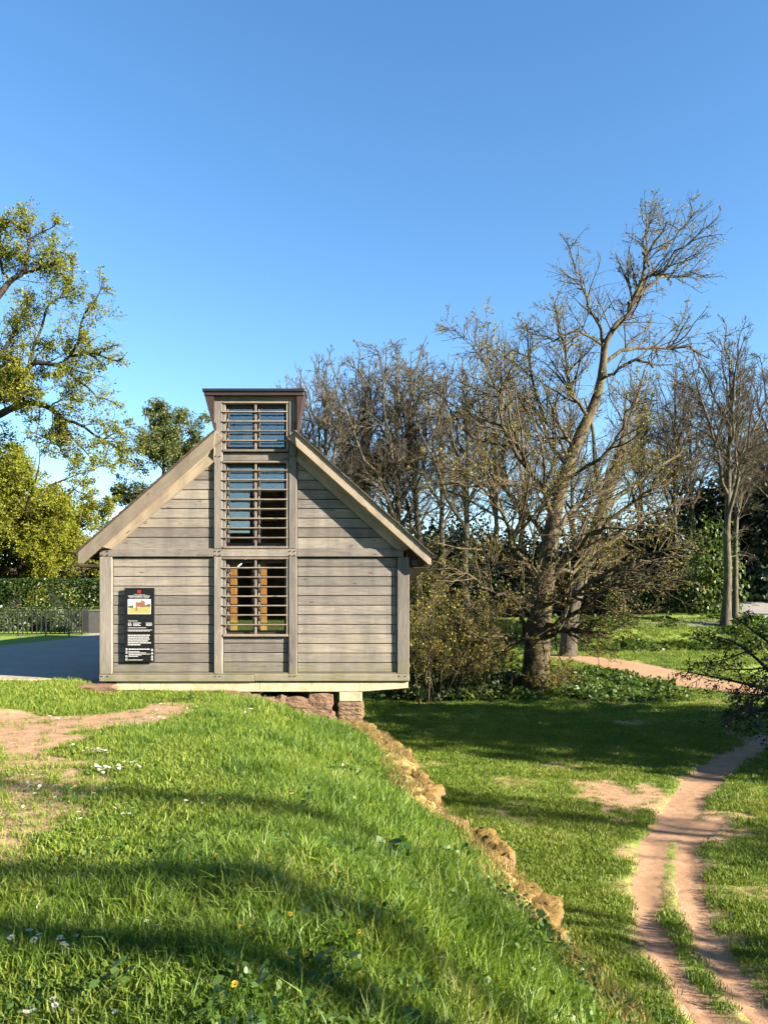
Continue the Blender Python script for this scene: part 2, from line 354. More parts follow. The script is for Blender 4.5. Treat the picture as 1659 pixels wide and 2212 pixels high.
def GT(px, py):                               # picture position -> where that line of sight meets the terrain
    Y = np.linspace(20, 110, 1200); X = (px-CX)*Y/F; zr = EYE-(py-HY)*Y/F; h = terrain(X, Y) >= zr
    i = int(np.argmax(h)) if h.any() else len(Y)-1; return (float(X[i]), float(Y[i]))
FL = [GT(a, y) for y, a, b in TF]; FR = [GT(b, y) for y, a, b in TF]
pl, pr, pf = strip_poly(TL, LOW), strip_poly(TR, LOW), FL+FR[::-1]
def soilmask(X, Y):
    n = fbm(X*1.6, Y*1.6, 21, 4)-.5; n2 = fbm(X*5, Y*5, 25, 2)-.5
    up = np.maximum(smooth((inpoly(X, Y, sandy)+.9*n+.35*n2+.30)/.35), .85*smooth((inpoly(X, Y, worn)+1.1*n+.6*n2+.25)/.6))
    lo = np.maximum.reduce([np.maximum(smooth((inpoly(X, Y, p)+.25*n+.3*n2+.08)/.2), .8*smooth((inpoly(X, Y, p)+2.2*n+1.2*n2+.1)/.5)) for p in (pl, pr)]+[smooth((inpoly(X, Y, pf)+.5)/.8)]
                           +[.95*smooth((inpoly(X, Y, p)+1.4*n+.8*n2+.25)/.5) for p in (patchA, patchB)])
    stray = .55*smooth((fbm(X*.7, Y*.7, 31, 4)-.62)/.1)
    moss = .85*smooth((.18+.34*smooth((Y-5.6)/1.5)-(xwall(Y)-X)+.25*n)/.25)*(X < xwall(Y))*(Y < 15)
    return np.where(X < xwall(Y), np.maximum(up, 0), np.maximum(lo, stray*(Y < 40))), moss
SO, MO = soilmask(GX, GY)
m, nt, bs = new('ground_earth_and_turf')
ge = nd(nt, 'ShaderNodeNewGeometry'); pos = ge.outputs['Position']
a1 = nd(nt, 'ShaderNodeAttribute', attribute_name='soil'); a2 = nd(nt, 'ShaderNodeAttribute', attribute_name='moss')
n1 = noise(nt, pos, 6, 6, .65); n2 = noise(nt, pos, .5, 4); n3 = noise(nt, pos, 40, 4, .7)
turf = ramp(nt, n1, [(.3, (.06, .095, .016)), (.5, (.135, .195, .028)), (.7, (.215, .26, .05))])
turf = mix(nt, ramp(nt, n2, [(.45, 0.0), (.65, .5)]), turf, (.13, .145, .04))
soil = ramp(nt, n1, [(.25, (.20, .118, .065)), (.5, (.285, .175, .10)), (.75, (.37, .245, .15))])
soil = mix(nt, ramp(nt, n3, [(.35, .45), (.5, 0.0)]), soil, (.20, .13, .08))
c = mix(nt, a1.outputs['Fac'], turf, soil); c = mix(nt, a2.outputs['Fac'], c, mix(nt, n1, (.20, .13, .04), (.38, .27, .11)))
nt.links.new(c, bs.inputs['Base Color']); bs.inputs['Roughness'].default_value = .95; bs.inputs['Specular IOR Level'].default_value = .1
bump(nt, bs, math_(nt, 'ADD', n1, math_(nt, 'MULTIPLY', n3, .4)), .7, .04); m_ground = m
ny, nx = GX.shape; idx = np.arange(nx*ny).reshape(ny, nx)
quads = np.stack([idx[:-1, :-1], idx[:-1, 1:], idx[1:, 1:], idx[1:, :-1]], -1).reshape(-1, 4)
tag(link('ground', npmesh('ground', np.stack([GX, GY, GZ], -1).reshape(-1, 3), [quads], m_ground, True, {'soil': SO.ravel(), 'moss': MO.ravel()})), kind='structure')
def pathmat(name, cols, sc=5):
    m, nt, bs = new(name); ge = nd(nt, 'ShaderNodeNewGeometry'); n = noise(nt, ge.outputs['Position'], sc, 6, .65); n3 = noise(nt, ge.outputs['Position'], sc*9, 4, .7); n0 = noise(nt, ge.outputs['Position'], .8, 3)
    c = ramp(nt, n, [(.25, cols[0]), (.5, cols[1]), (.75, cols[2])]); c = mix(nt, ramp(nt, n3, [(.34, .55), (.46, 0.0)]), c, tuple(x*.5 for x in cols[0]))
    c = mix(nt, ramp(nt, n0, [(.4, 0.0), (.7, .45)]), c, cols[0])
    nt.links.new(c, bs.inputs['Base Color']); bs.inputs['Roughness'].default_value = .95; bs.inputs['Specular IOR Level'].default_value = .1
    bump(nt, bs, math_(nt, 'ADD', n, math_(nt, 'MULTIPLY', n3, .5)), .6, .03); return m
m_track = pathmat('trodden_red_earth', [(.20, .118, .065), (.275, .168, .097), (.355, .23, .14)])
m_tar = pathmat('grey_tarmac', [(.22, .19, .155), (.27, .235, .195), (.32, .28, .235)], 8)
m_road = pathmat('pale_road', [(.15, .14, .13), (.19, .18, .165), (.23, .21, .19)], 4)
def sheet(name, L, R, mat, lift, label=None, sub=6, across=7, rag=.06, seed=1):
    """a draped strip between two edge lines given in world x,y"""
    L = np.array(L, float); R = np.array(R, float); n = len(L); t = np.linspace(0, n-1, (n-1)*sub+1)
    f = lambda A: np.stack([np.interp(t, np.arange(n), A[:, k]) for k in (0, 1)], -1)
    L, R = f(L), f(R); e = (R-L)/np.linalg.norm(R-L, axis=1)[:, None]
    L = L+e*(rag*2*(fbm(L[:, 0]*2.5, L[:, 1]*5, seed, 4)-.5))[:, None]; R = R+e*(rag*2*(fbm(R[:, 0]*2.5, R[:, 1]*5, seed+4, 4)-.5))[:, None]
    s = np.linspace(0, 1, across); A = L[:, None]*(1-s)[None, :, None]+R[:, None]*s[None, :, None]
    z = ground_z(A[..., 0], A[..., 1])-.006+(lift+.006)*np.minimum(1, 2.2*np.sin(np.pi*s))[None, :]
    V = np.concatenate([A, z[..., None]], -1).reshape(-1, 3); m = across; k = np.arange(len(t)*m).reshape(len(t), m)
    q = np.stack([k[:-1, :-1], k[:-1, 1:], k[1:, 1:], k[1:, :-1]], -1).reshape(-1, 4)
    o = link(name, npmesh(name, V, [q], mat, True)); tag(o, kind='structure'); return o
def edge(T, k, z): return [G(r[k], r[0], z) for r in T]
sheet('dirt_track', edge(TL, 1, LOW), edge(TL, 2, LOW), m_track, .007, sub=10, rag=.13, seed=41)
sheet('dirt_track', edge(TR, 1, LOW), edge(TR, 2, LOW), m_track, .010, sub=10, rag=.12, seed=47)
sheet('dirt_track', FL, FR, m_track, .03, sub=8, rag=.3, seed=53, across=9)
# tarmac path running along the left of the cabin and the far road
ZT = .05
tl = [(-14.5, 15.9), (-15, 19), (-15.5, 23), (-13.6, 27), (-12.9, 31), (-13.6, 36), (-14.4, 44)]
tr_ = [(-5.55, 15.25), (-5.6, 18), (-5.7, 21), (-5.8, 25), (-6.2, 30), (-7, 36), (-9.6, 44)]
sheet('tarmac_path', tl, tr_, m_tar, .035, sub=14, across=40, rag=.04, seed=61)
sheet('sandy_path', [(-16, 12.9), (-12, 13.7), (-9, 14.6), (-6.9, 15.0), (-5.7, 15.12)], [(-16, 16), (-12, 15.9), (-9, 15.7), (-6.9, 15.5), (-5.7, 15.3)], pathmat('pale_sand', [(.42, .30, .20), (.52, .38, .26), (.6, .45, .32)]), .03, sub=8, rag=.12, seed=67)
sheet('far_road', [(20, 58.5), (24, 58), (28, 57.5), (31, 58), (34, 60), (37, 66), (39.5, 74), (40, 86)], [(20, 61.5), (24, 61.2), (28, 61), (29.5, 63), (31, 68), (32.5, 73), (33.5, 79), (34, 88)], m_road, .06, sub=8, across=12, rag=.1, seed=71)

# ------------------------------------------------------------------ the timber cabin
Y0 = 14.9
def hx(px, Y=Y0): return (px-CX)*Y/F
def hz(py, Y=Y0): return EYE-(py-HY)*Y/F
def rect(x0, x1, y0, y1, Y=Y0):              # picture rectangle -> x,z polygon, anticlockwise
    return [(hx(x0, Y), hz(y1, Y)), (hx(x1, Y), hz(y1, Y)), (hx(x1, Y), hz(y0, Y)), (hx(x0, Y), hz(y0, Y))]
cabin = empty('timber_cabin', (hx(550), Y0+4.5, -.1), 'weathered timber cabin with gabled roof and tall louvred window column', 'cabin')
YB = Y0+13.0
def pr_(name, poly, y0, y1, mat, ch=.006, ry=0.0, par=None): return prism(name, poly, y0, y1, mat, par or cabin, ch, ry)
G1 = .7                                       # half joint in px
def bevelled(x0, x1, y0, y1, d0, d1, mat, name, ch=.006): return pr_(name, rect(x0, x1, y0, y1), Y0+d0, Y0+d1, mat, ch)
# posts and rails
for a, b, t, z1 in ((215.4, 242.3, 1203, 1457), (462.5, 481, 866.5, 1457), (624, 641.3, 866.5, 1457), (858, 884, 1203, 1457)):
    if t < 1000:
        bevelled(a, b, t, 1186, 0, .2, wood_v, 'post', .01); bevelled(a, b, 1203, z1, 0, .2, wood_v, 'post', .01)
    else: bevelled(a, b, t, z1, 0, .2, wood_v, 'post', .01)
bevelled(215.4, 462.3, 1186.7, 1202.6, -.002, .2, wood_h, 'rail', .008)
bevelled(462.5, 641.3, 1186.5, 1202.6, 0, .2, wood_h, 'rail', .008)
bevelled(641.5, 872, 1186.7, 1202.6, -.002, .2, wood_h, 'rail', .008)
bevelled(215, 549, 1457.5, 1472.6, -.006, .22, wood_h, 'sill_beam', .01); bevelled(549.4, 884.6, 1456.5, 1471.5, -.006, .22, wood_h, 'sill_beam', .01)
bevelled(481.6, 623.6, 977, 994.2, .05, .2, wood_h, 'rail', .008)
bevelled(462.5, 641.3, 854.5, 866.3, .02, .2, wood_h, 'cupola_header', .008)
# bolts / pegs at the joints
for cx_ in (221, 228.5, 233.5): pass
def peg(px, py): cbox('peg', (hx(px), Y0-.004, hz(py)), (.030, .03, .020), m_dark, cabin, .004, (0, -.35, 0))
for px in (221.5, 234, 466, 476, 627.5, 637.5):
    for py in (1190.5, 1199): peg(px, py)
for px in (221.5, 234, 466, 476, 627.5, 637.5, 863, 876): peg(px, 1460.5)
for px in (466, 476, 628, 637): peg(px, 985.5)
# planks
def planks(x0, x1, ys):
    for i in range(len(ys)-1):
        pr_('plank', rect(x0+.5, x1-.5, ys[i]+G1, ys[i+1]-G1), Y0+.055+RNG.uniform(0, .006), Y0+.11, wood_h, .007)
lys = [1204+20.75*i for i in range(13)]
planks(242.6, 462.2, lys); planks(641.6, 857.7, lys); planks(481.3, 623.7, [1376, 1390, 1410.5, 1431, 1453])
cb = bevelled(242.4, 857.8, 1453.2, 1457, .01, .2, wood_h, 'drip_strip', .004)
bevelled(242.4, 462.4, 1184.6, 1186.5, .015, .2, wood_h, 'drip_strip', .003); bevelled(641.5, 845, 1184.6, 1186.5, .015, .2, wood_h, 'drip_strip', .003)
def lx(py): return 242.3+(1186-py)*(461.9-242.3)/(1186-996.8)      # inner edge of the left rafter
def rx(py): return 641.5+(py-996)*(856-641.5)/(1186-996.0)
ub = [1185.5, 1160.7, 1139.8, 1118.8, 1098, 1078.1, 1057.1, 1036.2, 1015.4, 996.9]
for i in range(9):
    b, t = ub[i]-G1, ub[i+1]+G1
    if lx(t) < 461: poly = [(hx(lx(b)-4), hz(b)), (hx(461.9), hz(b)), (hx(461.9), hz(t)), (hx(lx(t)-4), hz(t))]
    pr_('plank', poly, Y0+.055+RNG.uniform(0, .006), Y0+.11, wood_h, .007)
    poly = [(hx(641.9), hz(b)), (hx(rx(b)+4), hz(b)), (hx(rx(t)+4), hz(t)), (hx(641.9), hz(t))]
    pr_('plank', poly, Y0+.055+RNG.uniform(0, .006), Y0+.11, wood_h, .007)
# backing behind the joints, side walls, back wall, floor
bk = Y0+.115
pr_('wall_lining', rect(240, 464, 1186, 1458), bk, bk+.05, m_dark); pr_('wall_lining', rect(640, 862, 1186, 1458), bk, bk+.05, m_dark); pr_('wall_lining', rect(480, 626, 1375, 1458), bk, bk+.05, m_dark)
pr_('wall_lining', [(hx(240), hz(1188)), (hx(464), hz(1188)), (hx(464), hz(990))], bk, bk+.05, m_dark); pr_('wall_lining', [(hx(640), hz(1188)), (hx(860), hz(1188)), (hx(640), hz(990))], bk, bk+.05, m_dark)
XL, XR = hx(216), hx(883.5); zb, ze = hz(1472), hz(1190)
for i in range(13):                            # long side boards
    za, zc = hz(1473-i*21.7), hz(1473-(i+1)*21.7+1.4)
    cbox('plank', (XL+.03, (Y0+.2+YB)/2, (za+zc)/2), (.05, YB-Y0-.2, zc-za), wood_h, cabin)
    cbox('plank', (XR-.03, (Y0+.2+YB)/2, (za+zc)/2), (.05, YB-Y0-.2, zc-za), wood_h, cabin)
cbox('wall_lining', (XL+.09, (Y0+.2+YB)/2, (zb+ze)/2), (.05, YB-Y0-.3, ze-zb), m_dark, cabin); cbox('wall_lining', (XR-.09, (Y0+.2+YB)/2, (zb+ze)/2), (.05, YB-Y0-.3, ze-zb), m_dark, cabin)
pr_('back_wall', [(XL, zb), (XR, zb), (XR, ze), (hx(645), hz(945)), (hx(458), hz(945)), (XL, ze)], YB-.1, YB, wood_h)
cbox('floor', ((XL+XR)/2, (Y0+YB)/2+.1, zb-.05), (XR-XL-.1, YB-Y0-.3, .08), m_dark, cabin)
# plinth of cream stone blocks
px_ = [249, 300, 345, 470, 560, 672, 776, 882]
for i in range(len(px_)-1):
    b1 = 1491.5 if i < 2 else 1495; b2 = 1487 if i == len(px_)-2 else b1
    a, b = hx(px_[i]+.3), hx(px_[i+1]-.3)
    poly = [(a, hz(b1)), (b, hz(b2)), (b, hz(1472.8)), (a, hz(1472.8))]
    pr_('plinth_block', poly, Y0+.05, Y0+.6, m_cream, .006)
for k in range(11): cbox('plinth_block', (XR-.2, Y0+1.15+k*1.05, hz(1482)), (.35, 1.03, hz(1472.8)-hz(1491)), m_cream, cabin, .006)
# bargeboards and rafters
YV = Y0-.215
def wp(px, py, Y=YV): return (hx(px, Y), hz(py, Y))
PL = math.atan2(1192.4-929.5, 466.3-168.6)
pr_('bargeboard', [wp(168.6, 1192.4), wp(168.6, 1217.8), wp(179, 1217.8), wp(462.3, 965.3), wp(466.3, 929.5)], YV, YV+.045, wood_barge, .006, -PL)
pr_('bargeboard', [wp(931, 1197.5), wp(931, 1219.5), wp(925.5, 1219.5), wp(640.3, 964), wp(635.5, 930.8)], YV, YV+.045, wood_barge, .006, PL)
# rafters: a sloping chamfer facing into the gable catches the sun on the left one
def rafter(pts_out, pts_mid, pts_in, name='rafter', ry=0.0):
    yo, ym, yi = Y0-.15, Y0-.02, Y0-.015
    V = []
    for (a, b), y in ((pts_out[0], yo), (pts_out[1], yo), (pts_mid[0], ym), (pts_mid[1], ym), (pts_in[0], yi), (pts_in[1], yi)): V.append((hx(a, y), y, hz(b, y)))
    for (a, b) in (pts_in[0], pts_in[1], pts_out[0], pts_out[1]): V.append((hx(a), Y0+.16, hz(b)))
    Fc = [(0, 2, 3, 1), (2, 4, 5, 3), (4, 6, 7, 5), (0, 1, 9, 8), (8, 9, 7, 6), (0, 8, 6, 4), (0, 4, 2), (1, 5, 7, 9), (1, 3, 5)]
    return piece(name, V, Fc, wood_barge, cabin, ry=ry)
rafter([(216, 1180), (463, 958)], [(219, 1186), (462.2, 974)], [(242, 1186), (462.2, 997)], ry=-PL)
rafter([(883, 1182), (640, 958)], [(879, 1189), (641.5, 974)], [(856, 1187), (641.5, 997)], ry=PL)
# roof slopes with shingle courses
def roof_side(sgn):
    if sgn < 0: e, t = wp(167, 1193), wp(466.5, 928.5)
    else: e, t = wp(932.5, 1198), wp(635, 929.5)
    e = np.array((e[0], e[1])); t = np.array((t[0], t[1])); d = (t-e)/np.linalg.norm(t-e); n = np.array((-d[1], d[0]))*(1 if sgn > 0 else 1)
    if n[1] < 0: n = -n
    Ln = np.linalg.norm(t-e); a = e+n*.002; b = t+n*.002
    pr_('roof_deck', [tuple(e-n*.06), tuple(e), tuple(t), tuple(t-n*.06)] if sgn < 0 else [tuple(e-n*.06), tuple(t-n*.06), tuple(t), tuple(e)], YV+.05, YB+.25, wood_h, .004)
    lo = [e+d*.06-n*.062, t-n*.062, t-n*.185, e+d*.20-n*.185]
    pr_('verge_rafter', [tuple(v) for v in (lo if sgn > 0 else lo[::-1])], YV+.047, Y0+.12, wood_barge, .004)
    nc = 22; st = Ln/nc; Vs, Fs = [], []; rng = np.random.default_rng(5+int(sgn))
    for i in range(nc):
        p0 = e+d*(i*st-.03); p1 = e+d*(min((i+1)*st+.05, Ln))
        y = YV-.035
        k = 0
        while y < YB+.3:
            w = .2 if k else .25; w = min(w*rng.uniform(.8, 1.2), YB+.35-y); lift = rng.uniform(0, .008); j = rng.uniform(-.02, .012)
            q0 = p0+d*j+n*(.028+lift); q1 = p1+n*.010; s0 = p0+d*j+n*(.006+lift); s1 = p1+n*(-.004)
            pts = [(q0[0], y, q0[1]), (q1[0], y, q1[1]), (q1[0], y+w-.008, q1[1]), (q0[0], y+w-.008, q0[1]), (s0[0], y, s0[1]), (s1[0], y, s1[1]), (s1[0], y+w-.008, s1[1]), (s0[0], y+w-.008, s0[1])]
            fc = [(0, 1, 2, 3), (7, 6, 5, 4), (0, 4, 5, 1), (1, 5, 6, 2), (2, 6, 7, 3), (3, 7, 4, 0)]
            if k == 0: piece('shingle', pts, fc, m_shingle, cabin)
            else:
                o = len(Vs); Vs += pts; Fs += [tuple(o+v for v in f) for f in fc]
            y += w; k += 1
    o = piece('shingles', Vs, Fs, m_shingle, cabin); o['kind'] = 'stuff'
roof_side(-1); roof_side(1)
# gutters
def gutter(px, py, r):
    x, z = hx(px, YV), hz(py, YV); V = []; n = 9
    for y in (YV-.02, YB+.3):
        for k in range(n): a = math.pi*k/(n-1); V.append((x-r*math.cos(a), y, z-r*math.sin(a)*.9))
        for k in range(n): a = math.pi*(n-1-k)/(n-1); V.append((x-(r-.008)*math.cos(a), y, z-(r-.008)*math.sin(a)*.9))
    m = 2*n; Fc = [(k, (k+1) % m, m+(k+1) % m, m+k) for k in range(m)]+[(k, k+1, m-2-k, m-1-k) for k in range(n-1)]+[(m+m-1-k, m+m-2-k, m+k+1, m+k) for k in range(n-1)]
    piece('gutter', V, Fc, m_grey, cabin, True)
gutter(938, 1199, .055); gutter(164, 1198, .05)
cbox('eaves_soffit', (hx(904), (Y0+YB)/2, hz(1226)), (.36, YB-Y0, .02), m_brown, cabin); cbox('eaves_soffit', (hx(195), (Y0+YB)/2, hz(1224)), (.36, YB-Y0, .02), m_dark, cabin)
# cupola: metal cap, brown fascia, splayed cheeks
YC = Y0-.06
pr_('cupola_cap', rect(438, 658.5, 839.4, 845.5, YC-.03), YC-.05, YC+.5, m_lead, .006); pr_('cupola_cap', rect(452, 600, 838.2, 839.6, YC-.03), YC+.12, YC+.4, m_lead, .002)
pr_('fascia', rect(441.5, 657, 845.7, 854.3, YC), YC-.02, YC+.03, m_brown, .005)
def cheek(pts, name='cupola_cheek'):
    n = len(pts); V = [(hx(a, YC), YC+.002, hz(b, YC)) for a, b in pts]+[(hx(a, YC), YC+.4, hz(b, YC)) for a, b in pts]
    piece(name, V, [list(range(n)), list(range(2*n-1, n-1, -1))]+[[(i+1) % n, i, n+i, n+(i+1) % n] for i in range(n)], m_brown, cabin)
cheek([(440, 846), (462.3, 928), (462.3, 854.4), (462.3, 846)]); cheek([(657.5, 846), (641.6, 846), (641.6, 854.4), (641.6, 927)])
pr_('flashing', rect(462.8, 468.2, 913, 929), Y0-.02, Y0-.001, m_brown, .003); pr_('flashing', rect(635.6, 641.2, 913, 929), Y0-.02, Y0-.001, m_brown, .003)
cbox('cupola_back', (hx(552), YC+.44, hz(900)), (1.58, .06, .95), m_brown, cabin)
zr = hz(930)+.885*(hx(635)-hx(466))/2
pr_('roof_deck', [(hx(466), hz(930)-.06), (hx(550.7), zr-.06), (hx(550.7), zr), (hx(466), hz(930))], YC+.5, YB+.25, m_shingle, .004); pr_('roof_deck', [(hx(550.9), zr-.06), (hx(635), hz(930)-.06), (hx(635), hz(930)), (hx(550.9), zr)], YC+.5, YB+.25, m_shingle, .004)
# louvred windows
def window(top, bot, slats):
    w = empty('window', (hx(552), Y0, hz(bot)), None); w.parent = cabin; w.location = Vector((hx(552), Y0, hz(bot)))-cabin.location
    def q(name, a, b, t, c, d0, d1, mat, ch=.004): return prism(name, rect(a, b, t, c), Y0+d0, Y0+d1, mat, w, ch)
    q('frame', 482, 487, top+4, bot-4, .02, .12, wood_v); q('frame', 618.6, 622.6, top+4, bot-4, .015, .05, wood_v); q('mullion', 550, 554.2, top+4, bot-4, .015, .05, wood_v)
    q('frame', 482, 622.6, bot-5, bot, -.012, .15, wood_slat); q('frame', 482, 622.6, top, top+4, -.012, .12, wood_slat)
    for a, b in ((487.2, 549.8), (554.4, 618.4)):
        q('casement', a, a+5.5, top+4.2, bot-5.2, .125, .175, m_frame); q('casement', b-6, b, top+4.2, bot-5.2, .125, .175, m_frame)
        q('casement', a+5.6, b-6.1, top+4.2, top+12, .125, .175, m_frame); q('casement', a+5.6, b-6.1, bot-13, bot-5.2, .125, .175, m_frame)
        q('pane', a+5, b-5.5, top+11.5, bot-12.5, .145, .151, m_glass, .001)
        for s in slats: q('bracket', a+2.5, a+5, s-8, s-2, .06, .12, m_steel, .002)
    for s in slats:
        xa, xb = hx(481.8), hx(621); z = hz(s)
        cbox('louvre', ((xa+xb)/2, Y0+.004, z), (xb-xa, .05, .024), wood_slat, w, .004, (math.radians(-14), 0, 0))
window(867.3, 975.5, [890, 910.6, 931.4, 952.3]); window(995.6, 1185, [1016.4, 1037.3, 1058.2, 1079.3, 1099.7, 1120.5, 1141.1, 1161.9])
window(1204, 1375, [1226.9, 1247, 1268, 1288.4, 1308.7, 1329, 1349.8])
# inside: timber uprights that the sun reaches between the louvres, a desk edge
for a, b in ((494, 509), (541, 545), (560, 573)): pr_('inner_post', rect(a, b, 1212, 1366), Y0+.185, Y0+.23, wood_orange, .004)
pr_('inner_shelf', rect(484, 620, 1366, 1369), Y0+.2, Y0+.8, m_steel, .004); pr_('inner_shelf', rect(484, 620, 1176, 1179), Y0+.2, Y0+.8, m_dark, .004)
# small dark lamp box under the right eaves
lamp = empty('eaves_lamp', (hx(894.5), Y0+.12, hz(1224)), 'small black lamp box under the right eaves of the cabin', 'lamp')
cbox('housing', (hx(894.5), Y0+.12, hz(1215)), (.135, .14, .15), m_black, lamp, .012); cbox('lens', (hx(894.5), Y0+.047, hz(1215)), (.10, .012, .11), m_frame, lamp, .004)
cbox('bracket', (hx(886.5), Y0+.16, hz(1212)), (.03, .05, .04), m_steel, lamp, .004)

# ------------------------------------------------------------------ information board on the wall
YS = Y0-.012
sign = empty('information_board', (hx(302), YS, hz(1429.4)), 'tall black information board with white lettering on the cabin wall', 'sign')
def sxy(zx, zy): return hx(252.8+zx*.0857, YS), hz(1257.1+zy*.0857, YS)
def srect(x0, x1, y0, y1): a = sxy(x0, y1); b = sxy(x1, y0); return [a, (b[0], a[1]), b, (a[0], b[1])]
prism('panel', srect(195, 950, 150, 2010), YS, YS+.02, m_board, sign, .003)
prism('backing_frame', srect(215, 930, 170, 1990), YS+.0205, YS+.07, m_board, sign, .003)
def flat(name, polys, mat, dy=.0015):
    V, Fc = [], []
    for p in polys:
        o = len(V); V += [(x, YS-dy, z) for x, z in p]+[(x, YS-dy+.001, z) for x, z in p]; n = len(p)
        Fc.append(list(range(o, o+n))); Fc += [[o+(i+1) % n, o+i, o+n+i, o+n+(i+1) % n] for i in range(n)]
    return piece(name, V, Fc, mat, sign)
flat('emblem', [srect(525, 610, 210, 226), srect(525, 610, 269, 285), srect(525, 541, 226, 269), srect(594, 610, 226, 269), srect(553, 582, 238, 257)], m_red)
def words(lines, h, seed):
    rng = np.random.default_rng(seed); out = []
    for x0, x1, y in lines:
        x = x0
        while x < x1-8:
            w = min(rng.uniform(22, 75), x1-x); out.append(srect(x, x+w, y-h/2, y+h/2)); x += w+9
    return out
def lettering(text, x0, x1, y, h):
    cu = bpy.data.curves.new('lettering', 'FONT'); cu.body = text; cu.size = 1; cu.align_x = 'LEFT'; cu.extrude = 0; cu.offset = .012
    o = bpy.data.objects.new('tmp', cu); col.objects.link(o); bpy.context.view_layer.update()
    dg = bpy.context.evaluated_depsgraph_get(); me = bpy.data.meshes.new_from_object(o.evaluated_get(dg)); bpy.data.objects.remove(o)
    n = len(me.vertices); co = np.zeros(n*3, np.float32); me.vertices.foreach_get('co', co); co = co.reshape(-1, 3)
    lo, hi = co.min(0), co.max(0); a = sxy(x0, y+h/2); b = sxy(x1, y-h/2)
    W = np.zeros_like(co); W[:, 0] = a[0]+(co[:, 0]-lo[0])/(hi[0]-lo[0])*(b[0]-a[0]); W[:, 1] = YS-.002; W[:, 2] = a[1]+(co[:, 1]-lo[1])/(hi[1]-lo[1])*(b[1]-a[1])
    c = (W.min(0)+W.max(0))/2; me.vertices.foreach_set('co', (W-c).ravel()); me.update(); me.materials.clear(); me.materials.append(m_white)
    link('lettering', me, sign, Vector([float(v) for v in c])-rootloc(sign))
lettering('KENILWORTH CASTLE', 300, 832, 360, 42); lettering('AND ELIZABETHAN GARDEN', 322, 810, 402, 20); lettering('ENGLISH HERITAGE', 430, 712, 318, 16)
lettering('Opening times', 285, 530, 982, 38)
flat('small_print', words([(285, 375, 1036), (285, 375, 1068), (285, 375, 1098), (418, 615, 1036), (418, 570, 1068), (418, 625, 1098), (738, 886, 1036), (738, 886, 1066), (745, 886, 1096)], 15, 2), m_white)
flat('small_print', words([(280, 750, 1156), (280, 895, 1211), (280, 835, 1236)], 13, 3), m_white)
flat('body_text', words([(282, 835, 1343), (285, 815, 1391), (282, 828, 1439), (282, 795, 1487), (282, 862, 1534), (282, 600, 1583)], 23, 4), m_white)
flat('small_print', words([(302, 850, 1694)], 24, 5)+words([(302, 575, 1752), (302, 745, 1785), (302, 835, 1818), (302, 620, 1843), (302, 545, 1876), (302, 655, 1965)], 14, 6), m_white)
for k, y in enumerate((1700, 1780, 1878, 1958)):
    a = 222; flat('icon', [srect(a+6, a+50, y-26, y-8), srect(a+16, a+50, y-8, y+8), srect(a, a+54, y+20, y+28)] if k < 2 else [srect(a+4, a+50, y-30, y-20), srect(a+4, a+14, y-20, y+28), srect(a+40, a+50, y-20, y+28), srect(a+14, a+40, y-4, y+6)], m_white)
for k, y in enumerate((1710, 1795, 1878, 1945)):
    a = 865; flat('icon', [[sxy(a+28, y-36), sxy(a+6, y+6), sxy(a+50, y+6)], srect(a, a+58, y+12, y+26)], m_white)
# the printed view of ruined walls
flat('picture', [srect(280, 862, 435, 810)], m_white, .0012)
pm = lambda n, c: plain(n, c, .6, 0, .25, 60)
flat('picture', [[sxy(295, 800), sxy(850, 800), sxy(850, 620), sxy(600, 640), sxy(430, 650), sxy(295, 670)]], pm('print_grass', (.45, .42, .12)), .0018)
flat('picture', [[sxy(295, 655), sxy(420, 655), sxy(430, 560), sxy(400, 590), sxy(330, 600), sxy(295, 590)], [sxy(720, 625), sxy(850, 625), sxy(850, 550), sxy(740, 570)]], pm('print_trees', (.10, .12, .05)), .0020)
flat('picture', [[sxy(480, 730), sxy(520, 730), sxy(520, 500), sxy(480, 500)], [sxy(520, 630), sxy(620, 630), sxy(610, 510), sxy(520, 515)], [sxy(610, 640), sxy(730, 630), sxy(710, 490), sxy(650, 470), sxy(628, 455), sxy(610, 455)]], pm('print_stone', (.30, .13, .07)), .0023)

# ------------------------------------------------------------------ masonry
def stonemesh(rng, sx, sy, sz, rough=.16, sub=1):
    from mathutils import noise as mn
    off = Vector(rng.uniform(-50, 50, 3)); bm = bmesh.new(); bmesh.ops.create_cube(bm, size=1)
    bmesh.ops.subdivide_edges(bm, edges=bm.edges, cuts=sub, use_grid_fill=True)
    for v in bm.verts:
        r = v.co.length; u = v.co/r; v.co = v.co*.72+u*.62*.28*1.35
        v.co += Vector(rng.normal(0, rough*.10, 3))+u*(mn.fractal(v.co*2.6+off, 1.0, 2.0, 3)*rough*.55); v.co = Vector((v.co.x*sx, v.co.y*sy, v.co.z*sz))
    me = bpy.data.meshes.new('stone'); bm.to_mesh(me); bm.free(); return me
rng = np.random.default_rng(12)
def smesh(mat, n, rough=.16, sub=1):
    L = []
    for _ in range(n): me = stonemesh(rng, 1, 1, 1, rough, sub); me.materials.append(mat); me.polygons.foreach_set('use_smooth', np.full(len(me.polygons), sub > 3)); L.append(me)
    return L
moss_protos = smesh(m_mossy, 8, .42, 4); stone_protos = smesh(m_stone, 6, .2, 3); brick_protos = smesh(m_brick, 5, .1, 3)
def put(name, me, parent, c, s, rz=0.0, tilt=0.0):
    o = link(name, me, parent, Vector(c)-rootloc(parent), (tilt, 0, rz)); o.scale = s; return o
wall = empty('ruined_stone_wall', (float(xwall(9.)), 9, -2.7), 'crumbling mossy stone retaining wall descending through the grass bank', 'wall')
yy = 14.75
